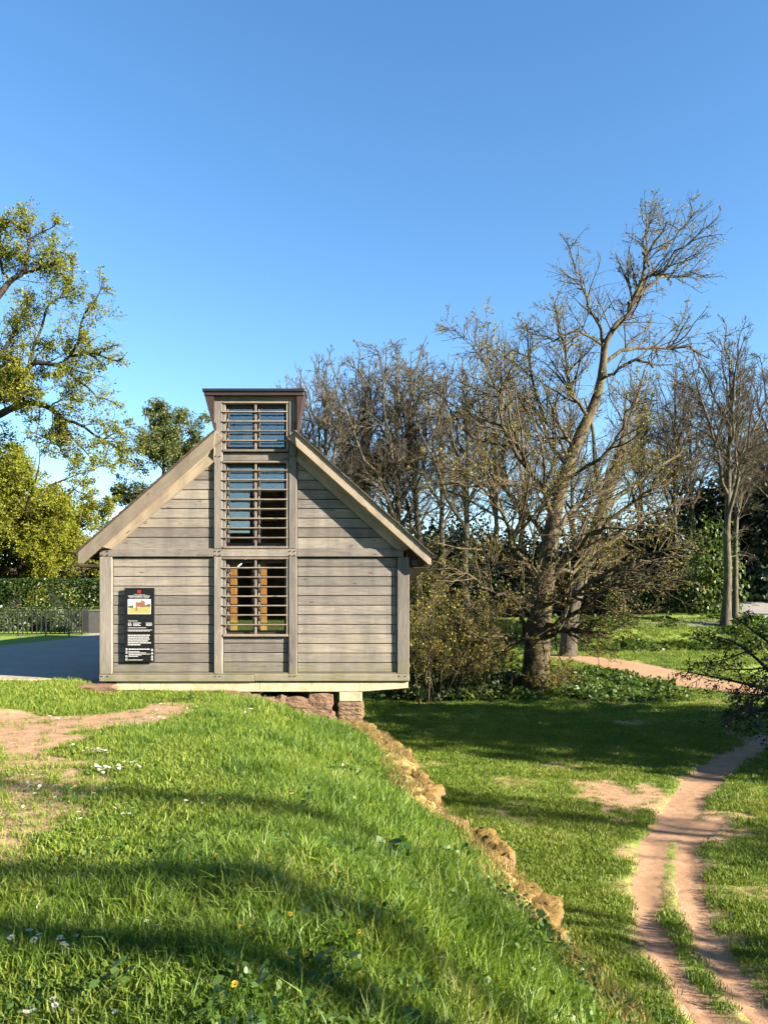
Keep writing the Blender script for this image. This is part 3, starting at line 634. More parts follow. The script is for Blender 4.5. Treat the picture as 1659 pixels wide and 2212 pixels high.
while yy > 1.0:
    wdt = rng.uniform(.12, .32); x = float(xwall(yy)); z = float(np.interp(yy, WY, WZ)); big = 1.0 if 7.2 < yy < 7.9 else 0.0
    jig = .10*math.sin(yy*3.1)+rng.uniform(-.05, .05)
    put('stone', moss_protos[rng.integers(8)], wall, (x-.08+jig, yy-wdt/2, z-.03+rng.uniform(-.06, .04)+.10*big-.10*float(smooth((6.4-yy)/.8))), (rng.uniform(.16, .3), wdt*1.1, rng.uniform(.10, .17)*(1+.7*big)), rng.uniform(-.5, .5), rng.uniform(-.25, .25))
    for _ in range(3): put('stone', moss_protos[rng.integers(8)], wall, (x-rng.uniform(.15, .5)+jig, yy-wdt*rng.uniform(.1, .9), z+.0+rng.uniform(-.03, .05)), (rng.uniform(.08, .24), rng.uniform(.08, .22), rng.uniform(.06, .14)), rng.uniform(-1.5, 1.5), rng.uniform(-.3, .3))
    if int(yy*4) % 2:
        for c in range(6):                     # courses of the outer face below the top
            put('stone', stone_protos[rng.integers(6)], wall, (x-.10+rng.uniform(-.02, .05)+.03*c, yy-.2+rng.uniform(-.06, .06), z-.30-c*.27), (.42, .52, .28), rng.uniform(-.1, .1), rng.uniform(-.05, .05))
    yy -= wdt
# brick pier under the cabin
pier = empty('brick_pier', (hx(757), Y0+.35, hz(1562)), 'short brick pier with stone head carrying the right of the cabin', 'pier')
a, b = hx(732), hx(781.5)
prism('stone_head', [(a, hz(1516.5)), (b, hz(1516.5)), (b, hz(1495.4)), (a, hz(1495.4))], Y0+.06, Y0+.66, m_cream, pier, .015)
cbox('mortar', ((a+b)/2, Y0+.37, hz(1538)), (b-a-.03, .54, hz(1517)-hz(1562)), m_mortar, pier, .004)
rows = [1517.5, 1527, 1537, 1547, 1557, 1568]
for r in range(5):
    z = (hz(rows[r])+hz(rows[r+1]))/2; h = hz(rows[r])-hz(rows[r+1])-.010
    cuts = [0, .52, 1.0] if r % 2 == 0 else [0, .27, .72, 1.0]
    for i in range(len(cuts)-1):
        u, v = a+(b-a)*cuts[i], a+(b-a)*cuts[i+1]
        put('brick', brick_protos[rng.integers(5)], pier, ((u+v)/2, Y0+.15, z), ((v-u-.010)*1.08, .25, h*1.08), 0, 0)
        if r < 4: put('brick', brick_protos[rng.integers(5)], pier, ((a if i % 2 else b)+(.11 if i % 2 else -.11), Y0+.42+.2*(i > 1), z), (.25, .22, h*1.08))
# old rubble wall below the plinth and flush kerb stones
rub = empty('rubble_foundation', (hx(630), Y0+.3, hz(1545)), 'old sandstone rubble foundation in the dark gap below the cabin', 'foundation')
for px, py, w, h in ((575, 1522, 50, 24), (607, 1520, 20, 26), (640, 1521, 52, 22), (692, 1519, 46, 34), (690, 1546, 40, 20), (716, 1548, 20, 18), (655, 1545, 40, 24), (610, 1543, 40, 22), (545, 1510, 26, 16), (528, 1503, 20, 12)):
    put('stone', stone_protos[rng.integers(6)], rub, (hx(px), Y0+.22, hz(py)), (w/111.5*1.06, .34, h/111.5*1.06), rng.uniform(-.05, .05), 0)
kerb = empty('kerb_stones', (hx(410), Y0-.05, hz(1500)), 'row of low brown kerb stones sunk in the turf below the plinth', 'kerb')
for px, w in ((368, 30), (402, 32), (440, 38), (472, 24), (498, 34)):
    put('stone', stone_protos[rng.integers(6)], kerb, (hx(px), Y0-.06, hz(1497.5)), (w/111.5, .16, .10), rng.uniform(-.04, .04))
slab = empty('stone_slab', (hx(222), Y0-.35, hz(1492)), 'flat weathered stone slab in the turf at the cabin left corner', 'stone')
put('stone', stone_protos[2], slab, (hx(224), Y0-.3, hz(1483)+.0), (.62, .34, .14), .1)
# the ruined castle behind the photographer, seen only as a reflection in the panes
castle = empty('castle_ruin', (-14, -46, 0), 'ruined red sandstone castle walls behind the viewer, mirrored in the window panes', 'castle')
for x0, x1, h in ((-34, -24, 7), (-24, -20, 10.5), (-20, -13, 8.4), (-13, -6.5, 12.4), (-6.5, 1, 10.2), (1, 4, 13), (4, 14, 8)):
    cbox('wall', ((x0+x1)/2, -46-rng.uniform(0, 2), h/2), (x1-x0, 3, h), m_castle, castle, .05)
# ------------------------------------------------------------------ trees
def unit(v): return v/np.maximum(np.linalg.norm(v, axis=-1, keepdims=True), 1e-9)
def tubes(Ps, Rs, k):
    """Ps (B,n,3) Rs (B,n) -> verts, quads"""
    B, n, _ = Ps.shape; T = np.gradient(Ps, axis=1); T = unit(T)
    m = unit(T.mean(1)); a = np.where(np.abs(m[:, 2:3]) < .8, np.array([[0, 0, 1.]]), np.array([[1., 0, 0]]))
    U = unit(np.cross(T, a[:, None, :])); W = np.cross(T, U); th = np.arange(k)*2*np.pi/k
    V = Ps[:, :, None]+Rs[:, :, None, None]*(U[:, :, None]*np.cos(th)[None, None, :, None]+W[:, :, None]*np.sin(th)[None, None, :, None])
    i = np.arange(B*n*k).reshape(B, n, k); j = np.roll(i, -1, axis=2)
    q = np.stack([i[:, :-1], j[:, :-1], j[:, 1:], i[:, 1:]], -1).reshape(-1, 4)
    return V.reshape(-1, 3), q
def along(Ps, t):
    n = Ps.shape[1]; f = t*(n-1); i = np.clip(f.astype(int), 0, n-2); u = (f-i)[:, None]; b = np.arange(len(t))
    return Ps[b, i]*(1-u)+Ps[b, i+1]*u, unit(Ps[b, i+1]-Ps[b, i])
def grow(rng, Ps, Rs, dens, t0, t1, l0, l1, ang, n, up=0.0, wig=.15, rr=.02, env=None, trop=0.0, taper=.25, rmin=.006, cap=None, rel=True):
    """children of every polyline; dens = children per metre; lengths relative to the parent (rel) or absolute"""
    L = np.linalg.norm(np.diff(Ps, axis=1), axis=2).sum(1)
    cnt = rng.poisson(np.clip(dens*L/L.mean(), dens*.3, dens*2.2)); cnt = np.maximum(cnt, 1)      # dens = mean number per parent
    if cap: cnt = np.minimum(cnt, cap)
    ix = np.repeat(np.arange(len(Ps)), cnt); t = rng.uniform(t0, t1, len(ix))
    p, T = along(Ps[ix], t); n_ = Ps.shape[1]; r0 = np.array([np.interp(tt, np.linspace(0, 1, n_), Rs[i]) for tt, i in zip(t, ix)]) if len(ix) < 4000 else Rs[ix, np.clip((t*(n_-1)).astype(int), 0, n_-1)]
    az = rng.normal(size=(len(ix), 3)); pe = unit(az-(az*T).sum(1, keepdims=True)*T)
    a = np.radians(rng.uniform(ang[0], ang[1], len(ix)))[:, None]; d = unit(np.cos(a)*T+np.sin(a)*pe+np.array([[0, 0, up]]))
    ln = rng.uniform(l0, l1, len(ix))*((L[ix]*(1.15-.75*t)) if rel else 1.0)
    if env is not None:
        for _ in range(3):
            tip = p+d*ln[:, None]*.9; ln = np.where(env(tip) > 1, ln*.62, ln)
    out = np.zeros((len(ix), n, 3)); out[:, 0] = p; st = ln/(n-1)
    for k in range(1, n):
        d = unit(d+rng.normal(0, wig, d.shape)+np.array([[0, 0, trop]])); out[:, k] = out[:, k-1]+d*st[:, None]
    rs = np.clip(np.minimum(r0*.72, rr*ln), rmin, None); R = rs[:, None]*np.linspace(1, taper, n)[None, :]
    return out, np.maximum(R, rmin*.6)
def spline(pts, rad, n=14):
    p = np.array(pts, float); m = len(p); q = np.vstack([2*p[0]-p[1], p, 2*p[-1]-p[-2]]); t = np.linspace(0, m-1-1e-6, n); i = t.astype(int); u = (t-i)[:, None]
    a, b, c, d = q[i], q[i+1], q[i+2], q[i+3]
    P_ = .5*((2*b)+(-a+c)*u+(2*a-5*b+4*c-d)*u**2+(-a+3*b-3*c+d)*u**3)
    return P_, np.interp(t, np.arange(m), rad)
def leaves(rng, Ps, per, size, spread, t0=.35, up=.0, aspect=.6, clump=None):
    B = len(Ps); ix = np.repeat(np.arange(B), rng.poisson(per, B)); t = rng.uniform(t0, 1, len(ix)); p, T = along(Ps[ix], t)
    p = p+rng.normal(0, spread, p.shape); s = size*rng.uniform(.6, 1.35, len(ix))
    nrm = unit(rng.normal(size=p.shape)+np.array([[0, 0, up]])); a = unit(np.cross(nrm, rng.normal(size=p.shape))); b = np.cross(nrm, a)
    a = a*s[:, None]*.5; b = b*s[:, None]*.5*aspect
    V = np.stack([p-a, p+b, p+a, p-b], 1).reshape(-1, 3); q = np.arange(len(V)).reshape(-1, 4)
    return V, q, np.repeat(rng.random(len(ix)), 4)
def cat(parts):
    V, Q, o = [], [], 0
    for v, q in parts: V.append(v); Q.append(q+o); o += len(v)
    return np.concatenate(V), np.concatenate(Q)
def tree_obj(name, base, woods, foliage, bmat, lmat, label=None, catg='tree', group=None, trunk_n=1):
    """woods: list of (P,R,k); first trunk_n go to the trunk part, the rest to the branches part"""
    root = empty(name, tuple(base), label, catg, group); b = np.array(base)
    V, q = cat([tubes(*w) for w in woods[:trunk_n]]); link('trunk', npmesh('trunk', V-b, [q], bmat, True), root)
    if len(woods) > trunk_n:
        V, q = cat([tubes(*w) for w in woods[trunk_n:]]); link('branches', npmesh('branches', V-b, [q], bmat, True), root)
    if foliage is not None:
        V, q, t = foliage; link('crown', npmesh('crown', V-b, [q], lmat, False, {'tint': t}), root)
    return root
def copy_tree(src, loc, rz=0.0, sc=1.0, label=None, sz=None):
    r = src.copy(); col.objects.link(r); r.location = loc; r.rotation_euler = (0, 0, rz); r.scale = (sc, sc, sz or sc)
    if label: r['label'] = label
    for c in src.children:
        k = c.copy(); col.objects.link(k); k.parent = r
    return r
def PP(pts, Y, wob=0, rng=None):
    """picture polyline -> world; third value is depth relative to Y, fourth the thickness in px"""
    w, r = [], []
    for a in pts: d = Y+a[2]; w.append(P(a[0], a[1], d)); r.append(a[3]*.5*d/F)
    return w, r

# --- the big leaning tree right of the cabin
rng = np.random.default_rng(101); YH = 36.0
hero_l = [
 [(1152, 1506, 0, 78), (1155, 1490, 0, 64), (1158, 1430, 0, 57), (1162, 1370, 0, 52), (1172, 1290, 0, 44), (1186, 1190, 0, 37), (1196, 1120, .1, 33), (1220, 1025, .3, 28), (1252, 940, .4, 24), (1284, 870, .5, 20), (1300, 805, .5, 17), (1305, 745, .5, 14)],
 [(1303, 760, .5, 13), (1318, 728, .5, 12), (1345, 690, .4, 11), (1358, 650, .4, 10), (1382, 605, .3, 8), (1400, 575, .3, 7), (1425, 535, .2, 5), (1440, 480, 0, 3)],
 [(1380, 607, .3, 6), (1420, 585, -.4, 5), (1470, 548, -.8, 4), (1510, 505, -1, 3), (1528, 470, -1.1, 1.5)],
 [(1400, 575, .3, 6), (1398, 530, .8, 4.5), (1395, 490, 1.1, 3), (1402, 448, 1.3, 1.5)],
 [(1422, 540, .2, 5), (1455, 510, .7, 4), (1485, 475, 1, 3), (1495, 440, 1.2, 1.5)],
 [(1440, 606, 1.4, 4), (1480, 575, 1.0, 3.2), (1520, 545, .8, 2.5), (1548, 530, .6, 1.3)],
 [(1357, 655, .4, 8), (1385, 638, .8, 7), (1420, 615, 1.2, 5), (1450, 600, 1.5, 4), (1490, 596, 1.7, 3), (1530, 590, 1.8, 2)],
 [(1302, 750, .5, 9), (1286, 715, .2, 7), (1270, 665, 0, 6), (1258, 610, -.3, 4.5), (1240, 560, -.5, 3.5), (1226, 490, -.6, 2)],
 [(1300, 745, .4, 6), (1262, 728, -.3, 5), (1215, 725, -.9, 4), (1170, 712, -1.2, 2.5), (1130, 700, -1.4, 1.5)],
 [(1304, 785, .5, 9), (1350, 762, 1.0, 8), (1400, 745, 1.5, 7), (1445, 748, 1.9, 6), (1490, 762, 2.2, 5), (1530, 772, 2.3, 3)],
 [(1296, 820, .4, 8), (1325, 795, -.3, 7), (1360, 780, -.8, 6), (1398, 792, -1, 4), (1408, 770, -1.1, 3), (1420, 740, -1.1, 2)],
 [(1270, 900, .4, 8), (1245, 850, -.5, 7), (1225, 790, -1, 5), (1210, 720, -1.2, 4), (1200, 650, -1.3, 2)],
 [(1225, 1010, .3, 10), (1190, 940, 1, 8), (1165, 870, 1.6, 7), (1150, 800, 2, 5), (1140, 700, 2.2, 2.5)],
 [(1196, 1120, 0, 12), (1150, 1040, -.8, 10), (1110, 960, -1.5, 8), (1080, 880, -2, 6), (1058, 800, -2.2, 4), (1045, 700, -2.4, 2)],
 [(1186, 1180, 0, 13), (1130, 1120, .6, 11), (1085, 1060, 1, 9), (1060, 1000, 1.4, 7), (1050, 930, 1.8, 5), (1035, 860, 2.0, 3)],
 [(1172, 1270, 0, 12), (1120, 1195, -1.2, 10), (1085, 1120, -2.2, 8), (1040, 1060, -3, 6), (990, 1010, -3.4, 4), (950, 970, -3.6, 2)],
 [(1165, 1320, 0, 9), (1110, 1275, -1.5, 8), (1050, 1262, -2.6, 6), (1000, 1240, -3.2, 5), (950, 1235, -3.6, 2)],
 [(1148, 1400, 0, 13), (1136, 1360, -.5, 12), (1140, 1310, -.9, 9), (1155, 1260, -1.2, 7), (1150, 1200, -1.5, 5), (1160, 1130, -1.7, 3)],
 [(1140, 1375, -.5, 8), (1110, 1372, -1.2, 7), (1070, 1380, -2, 6), (1030, 1362, -2.6, 4), (990, 1350, -3, 2)],
 [(1180, 1260, 0, 11), (1240, 1200, -1, 9), (1300, 1150, -2, 8), (1350, 1100, -2.6, 6), (1400, 1060, -3, 4), (1450, 1040, -3.2, 2)],
 [(1186, 1200, 0, 11), (1235, 1120, 1, 9), (1280, 1060, 1.8, 7), (1330, 1010, 2.4, 5), (1370, 950, 2.8, 3)],
 [(1215, 1040, .2, 9), (1280, 990, -.8, 8), (1330, 930, -1.5, 6), (1370, 880, -2, 4), (1400, 820, -2.2, 2)],
 [(1170, 1310, 0, 11), (1240, 1275, -1.5, 9), (1310, 1235, -2.6, 8), (1380, 1200, -3.4, 6), (1450, 1180, -3.9, 4), (1520, 1190, -4.2, 2)],
 [(1168, 1350, 0, 13), (1205, 1335, -.8, 11), (1255, 1295, -1.8, 9), (1320, 1270, -2.7, 7), (1390, 1262, -3.4, 5), (1460, 1275, -4, 2)],
 [(1166, 1385, 0, 11), (1215, 1358, -1, 10), (1255, 1352, -1.7, 8), (1290, 1330, -2.3, 5), (1340, 1320, -2.8, 3)],
 [(1185, 1362, -.4, 8), (1240, 1372, -1.6, 7), (1290, 1376, -2.4, 6), (1325, 1366, -2.8, 4), (1350, 1340, -3, 2)],
 [(1175, 1240, .2, 9), (1240, 1230, 2, 7), (1310, 1180, 3.2, 6), (1390, 1120, 4, 4), (1440, 1090, 4.4, 2)],
]
W = []
for k, l in enumerate(hero_l):
    w, r = PP(l, YH); w = [q+(rng.normal(0, .16, 3) if 0 < i and k else 0) for i, q in enumerate(w)]; q_ = spline(w, r, 20 if k == 0 else 14)
    if k: q_ = (q_[0]+np.concatenate([np.zeros((2, 3)), rng.normal(0, .07, (12, 3))]), q_[1])
    W.append(q_)
trunk = (W[0][0][None], W[0][1][None], 14)
limbP = np.stack([w[0] for w in W[1:]]); limbR = np.stack([w[1] for w in W[1:]])
trunk_n = trunk[0].copy(); lowtr = trunk[0][:, 3:]; lowR = trunk[1][:, 3:]
c1P, c1R = grow(rng, limbP, limbR, 8, .12, .98, .26, .6, (25, 65), 8, .10, .13, .022, trop=.02)
c0P, c0R = grow(rng, lowtr, lowR, 14, .05, .98, 1.6, 4.2, (45, 85), 8, .1, .13, .022, rel=False, trop=.015)
c1P = np.concatenate([c1P, c0P]); c1R = np.concatenate([c1R, c0R])
c2P, c2R = grow(rng, np.concatenate([c1P, limbP[:, ::2][:, :7].repeat(1, 0)[:, [0, 1, 2, 3, 4, 5, 6, 6]]]), np.concatenate([c1R, limbR[:, [0, 2, 4, 6, 8, 10, 12, 13]]]), 7.5, .12, 1, .25, .6, (25, 60), 5, .06, .16, .016, trop=.02, rmin=.014)
c3P, c3R = grow(rng, c2P, c2R, 4.6, .15, 1, .32, .8, (25, 60), 3, .08, .18, .012, rmin=.011)
print('hero', len(c1P), len(c2P), len(c3P))
lv = leaves(rng, c3P, 2.4, .085, .035, .3, .3)
hz_ = np.array([P(1152, 1500, YH)[0], YH, LOW+.02])
tree_obj('leaning_tree', hz_, [trunk, (limbP, limbR, 8), (c1P, c1R, 5), (c2P, c2R, 4), (c3P, c3R, 3)], lv, b_hero, m_bud, 'huge leaning bare tree with thick trunk and golden opening buds right of cabin')

# --- second old trunk behind it, broken off high up
rng = np.random.default_rng(55); YQ = 50
sk = [[(1226, 1352, 0, 40), (1238, 1310, 0, 30), (1258, 1240, 0, 27), (1285, 1150, 0, 27), (1316, 1050, 0, 30), (1338, 985, 0, 26), (1347, 955, 0, 18)],
      [(1325, 1010, 0, 14), (1350, 930, .6, 11), (1372, 870, 1, 8), (1392, 800, 1.4, 4)], [(1300, 1085, 0, 12), (1285, 1000, -.6, 10), (1280, 930, -1, 7), (1262, 860, -1.4, 4)], [(1290, 1115, 0, 12), (1350, 1060, 1.2, 10), (1420, 1010, 2.4, 7), (1470, 980, 3, 4)]]
W = [spline(*PP(l, YQ), 14) for l in sk]; lp = np.stack([w[0] for w in W[1:]]); lr = np.stack([w[1] for w in W[1:]])
a1, r1 = grow(rng, np.concatenate([lp, W[0][0][None]]), np.concatenate([lr, W[0][1][None]]), 10, .2, 1, .25, .5, (30, 60), 7, .15, .13, .02, cap=16)
a2, r2 = grow(rng, a1, r1, 8, .2, 1, .3, .6, (25, 60), 5, .1, .15, .015, rmin=.012); a3, r3 = grow(rng, a2, r2, 5, .2, 1, .3, .6, (25, 60), 3, .1, .15, .012, rmin=.009)
bq = P(1226, 1352, YQ); bq[2] = float(ground_z(bq[0], bq[1]))-.05; W[0][0][0] = bq
tree_obj('broken_tree', bq, [(W[0][0][None], W[0][1][None], 12), (lp, lr, 6), (a1, r1, 4), (a2, r2, 3), (a3, r3, 3)], leaves(rng, a3, 1.6, .13, .05), b_bg, m_bud, 'old tree with a broken thick trunk behind the big leaning tree')

# --- tall bare woodland trees
def bare_tree(seed, H, spread, fork=.45, nl=7, lean=0.0, dens=1.0, bud=.8, name='bare_tree', low=True):
    rng = np.random.default_rng(seed)
    n = 9; zz = np.linspace(0, 1, n); tp = np.zeros((n, 3)); tp[:, 2] = zz*H*.78; tp[:, 0] = lean*H*zz**1.4+np.cumsum(rng.normal(0, .10, n)); tp[:, 1] = np.cumsum(rng.normal(0, .08, n)); tp[0, :2] = 0
    tr, rr_ = spline(tp, np.linspace(.36, .10, n)*H/25*np.where(np.arange(n) == 0, 1.35, 1), 16)
    env = lambda q: ((q[:, 0]-lean*H*.7)/spread)**2+(q[:, 1]/spread)**2+np.maximum((q[:, 2]-H*.68)/(H*.33), -.6)**2
    L = []; cz = H*.68
    for k in range(nl):
        t = fork+(.95-fork)*(k/(nl-1))**.8+rng.uniform(-.02, .02); t = min(t, .98); i = t*15; j = int(i); p = tr[j]+(tr[min(j+1, 15)]-tr[j])*(i-j)
        az = k*2.4+rng.uniform(-.4, .4); el = math.radians(8+74*(k/(nl-1))+rng.uniform(-8, 8)); rad = rng.uniform(.82, 1.0)
        tg = np.array([lean*H*.7+spread*math.cos(az)*math.cos(el)*rad, spread*math.sin(az)*math.cos(el)*rad, cz+H*.32*math.sin(el)*rad]); dv = tg-p
        c1 = p+dv*.35+np.array([0, 0, -.04*H*math.cos(el)+.03*H]); c2 = p+dv*.7+np.array([0, 0, -.02*H*math.cos(el)]); pts = []
        for u in np.linspace(0, 1, 8): pts.append((1-u)**3*p+3*u*(1-u)**2*c1+3*u*u*(1-u)*c2+u**3*tg+rng.normal(0, .16, 3)*(0 < u))
        r0 = np.interp(t, np.linspace(0, 1, 16), rr_)*.78; L.append(spline(pts, np.linspace(r0, .035, 8), 10))
    lp = np.stack([l[0] for l in L]); lr = np.stack([l[1] for l in L])
    a1, r1 = grow(rng, np.concatenate([lp, tr[None, 6:]]), np.concatenate([lr, rr_[None, 6:]]), 11*dens, .10, 1, .25, .5, (28, 62), 7, .12, .14, .016, env, trop=.02, rmin=.036)
    a2, r2 = grow(rng, a1, r1, 6.3*dens, .15, 1, .32, .66, (25, 58), 5, .06, .15, .012, env, trop=.015, rmin=.025)
    a3, r3 = grow(rng, a2, r2, 2.7*dens, .15, 1, .4, .9, (22, 55), 3, .06, .16, .012, env, rmin=.0175)
    # a few low dead branches on the bole
    e1, s1 = grow(rng, tr[None, 3:9], rr_[None, 3:9], 9, .1, .9, 1.2, 3.0, (50, 85), 6, .05, .15, .02, rel=False, rmin=.015); e2, s2 = grow(rng, e1, s1, 6, .3, 1, .3, .6, (30, 60), 4, 0, .15, .012, rmin=.01)
    print(name, seed, len(a1), len(a2), len(a3))
    ex = [(e1, s1, 4), (e2, s2, 3)] if low else []
    o = tree_obj(name, (0, 0, 0), [(tr[None], rr_[None], 10), (lp, lr, 6), (a1, r1, 4), (a2, r2, 3), (a3, r3, 3)]+ex, leaves(rng, a3, bud, .11, .05), b_bg, m_budb, 'x', 'tree', 'bare woodland trees beyond the low ground')
    return o
protos = [bare_tree(1, 26, 5.4, .42, 11, .02), bare_tree(2, 25, 4.0, .45, 9, .03), bare_tree(3, 27, 6.2, .40, 13, -.02, 1.05), bare_tree(4, 24, 4.2, .48, 9, 0, 1.0, 1.2)]
used = [False]*4
def wood_tree(k, px, top, Y, rz, label, wide=1.0):
    x = (px-CX)*Y/F; z = float(ground_z(x, Y))-.05; Hh = (EYE-(top-HY)*Y/F)-z; s = Hh/(26, 25, 27, 24)[k]
    if not used[k]: used[k] = True; o = protos[k]; o.location = (x, Y, z); o.rotation_euler = (0, 0, rz); o.scale = (s*wide, s*wide, s); o['label'] = label
    else: o = copy_tree(protos[k], (x, Y, z), rz, s*wide, label, s)
    return o
wood_tree(0, 693, 752, 66, .4, 'bare tree rising just right of the cabin cupola, nearest the roof ridge')
wood_tree(2, 868, 710, 68, 1.1, 'tallest bare woodland tree with wide fan crown above the right roof slope', 1.12)
wood_tree(1, 905, 735, 70, 2.9, 'slim bare tree close beside the wide fan-crowned tree')
wood_tree(1, 800, 800, 74, 4.4, 'thin bare tree between the cupola tree and the fan-crowned tree', .85)
wood_tree(3, 958, 770, 72, .9, 'slim bare tree second to the right of the fan-crowned tree')
wood_tree(3, 1006, 752, 66, 3.3, 'bare tree with ivied trunk left of the big leaning tree')
wood_tree(0, 1075, 740, 76, 2.2, 'bare tree behind the left limbs of the big leaning tree', .8)
wood_tree(1, 1130, 790, 80, 5.2, 'bare tree far behind the leaning tree trunk')
wood_tree(3, 1385, 800, 72, 1.9, 'bare tree behind the right limbs of the leaning tree')
wood_tree(2, 1452, 768, 70, 4.0, 'dense brown bare tree right of the leaning tree', .85)
wood_tree(0, 1566, 690, 58, 5.0, 'tall bare tree with dark double trunk near the right picture edge', 1.0)
wood_tree(1, 1588, 770, 60, 1.0, 'slim bare tree joined to the dark double trunk at right', .8)
wood_tree(2, 1690, 715, 64, .2, 'bare tree cut by the right picture edge', .95)
wood_tree(3, 1632, 900, 84, 2.6, 'thin far bare tree at the right picture edge')
wood_tree(3, 745, 900, 84, 5.6, 'small far bare tree between the cupola and the thin tree')
wood_tree(1, 845, 930, 92, 3.6, 'small far bare tree behind the fan-crowned tree')
wood_tree(2, 640, 800, 76, 2.4, 'bare tree half hidden behind the cabin cupola', .8)
wood_tree(0, 775, 745, 72, 5.5, 'bare tree between the cupola tree and the fan-crowned tree, broad crowned')
wood_tree(0, 1500, 790, 78, 3.1, 'broad bare tree between the dense brown tree and the double trunk')
wood_tree(0, 1240, 830, 90, 3.9, 'far bare tree behind the broken trunk')

# --- left oak in young leaf (trunk outside the picture)
rng = np.random.default_rng(77); YO = 38
oak_l = [
 [(-170, 1330, 0, 70), (-165, 1200, 0, 60), (-150, 1050, 0, 54), (-130, 930, 0, 48), (-105, 800, 0, 40), (-80, 690, 0, 32), (-60, 580, 0, 22), (-50, 470, 0, 12)],
 [(-135, 960, 0, 26), (-70, 920, 0, 22), (-5, 898, 0, 17), (40, 876, 0, 14), (85, 871, 0, 13), (118, 888, 0, 10), (140, 908, 0, 8), (172, 915, 0, 6), (205, 940, 0, 5), (235, 955, 0, 4), (262, 975, 0, 2)],
 [(138, 905, 0, 6), (146, 930, -.3, 6), (165, 955, -.5, 5), (185, 975, -.8, 3), (205, 1000, -1, 2)],
 [(-110, 890, 0, 22), (-40, 860, -.5, 18), (20, 830, -.8, 14), (58, 800, -1, 12), (75, 783, -1, 11), (105, 786, -1, 9), (138, 793, -1, 9), (160, 815, -1.2, 6), (195, 840, -1.4, 4), (215, 865, -1.5, 2)],
 [(138, 793, -1, 8), (147, 772, -1, 7), (172, 767, -1, 6), (205, 763, -1, 5), (235, 775, -1, 4), (268, 782, -1, 2)],
 [(152, 768, -1, 6), (170, 738, -1, 6), (176, 700, -1, 5), (190, 668, -1, 4), (212, 640, -1, 3), (222, 612, -1, 1.5)],
 [(62, 798, -1, 8), (70, 760, -.5, 6), (92, 705, 0, 5), (102, 665, 0, 4), (125, 645, 0, 3), (175, 638, 0, 2)],
 [(-85, 720, 0, 20), (-30, 670, .5, 16), (5, 630, .8, 13), (25, 605, 1, 11), (52, 588, 1, 9), (62, 545, 1, 7), (66, 510, 1, 5), (58, 465, 1, 2)],
 [(25, 605, 1, 7), (6, 585, 1.2, 6), (2, 545, 1.4, 5), (3, 500, 1.5, 3), (10, 470, 1.5, 1.5)],
 [(50, 590, 1, 7), (82, 582, .8, 6), (105, 567, .6, 6), (128, 585, .4, 4), (150, 607, .3, 2)],
 [(70, 585, 1, 5), (95, 555, 1.2, 4), (130, 545, 1.4, 3), (160, 560, 1.5, 2)],
 [(60, 520, 1, 4), (85, 505, 1, 3), (115, 490, 1, 2), (128, 478, 1, 1)],
 [(-20, 800, .5, 10), (20, 740, 1, 8), (45, 690, 1.2, 6), (60, 650, 1.4, 3)],
 [(-20, 900, .5, 10), (10, 840, 1, 8), (20, 790, 1.2, 6), (30, 740, 1.4, 3)],
]
W = [spline(*PP(l, YO), 16) for l in oak_l]; lp = np.stack([w[0] for w in W[1:]]); lr = np.stack([w[1] for w in W[1:]])
a1, r1 = grow(rng, lp, lr, 10, .12, 1, .15, .36, (35, 75), 7, .05, .2, .02, rmin=.02)
k_ = [0, 2, 4, 6, 8, 10, 12]
a2, r2 = grow(rng, np.concatenate([a1, lp[:, [0, 3, 6, 8, 11, 13, 15]]]), np.concatenate([r1, lr[:, [0, 3, 6, 8, 11, 13, 15]]]), 7, .1, 1, .25, .6, (30, 70), 5, .06, .2, .016, rmin=.012)
a2 = a2[np.linalg.norm(a2[:, -1]-a2[:, 0], axis=1) < 3.0]; r2 = r2[:len(a2)]
a3, r3 = grow(rng, a2, r2, 4.5, .15, 1, .3, .7, (30, 65), 3, .1, .2, .012, rmin=.009)
print('oak', len(a1), len(a2), len(a3))
bo = W[0][0][0].copy(); bo[2] = float(ground_z(bo[0], bo[1]))-.1; W[0][0][0] = bo
tree_obj('oak_tree', bo, [(W[0][0][None], W[0][1][None], 12), (lp, lr, 8), (a1, r1, 4), (a2, r2, 3), (a3, r3, 3)], leaves(rng, a3, 10, .105, .10, .05, .4, .7), b_oak, m_oak, 'oak with crooked dark limbs and young yellow-green leaves at left picture edge')

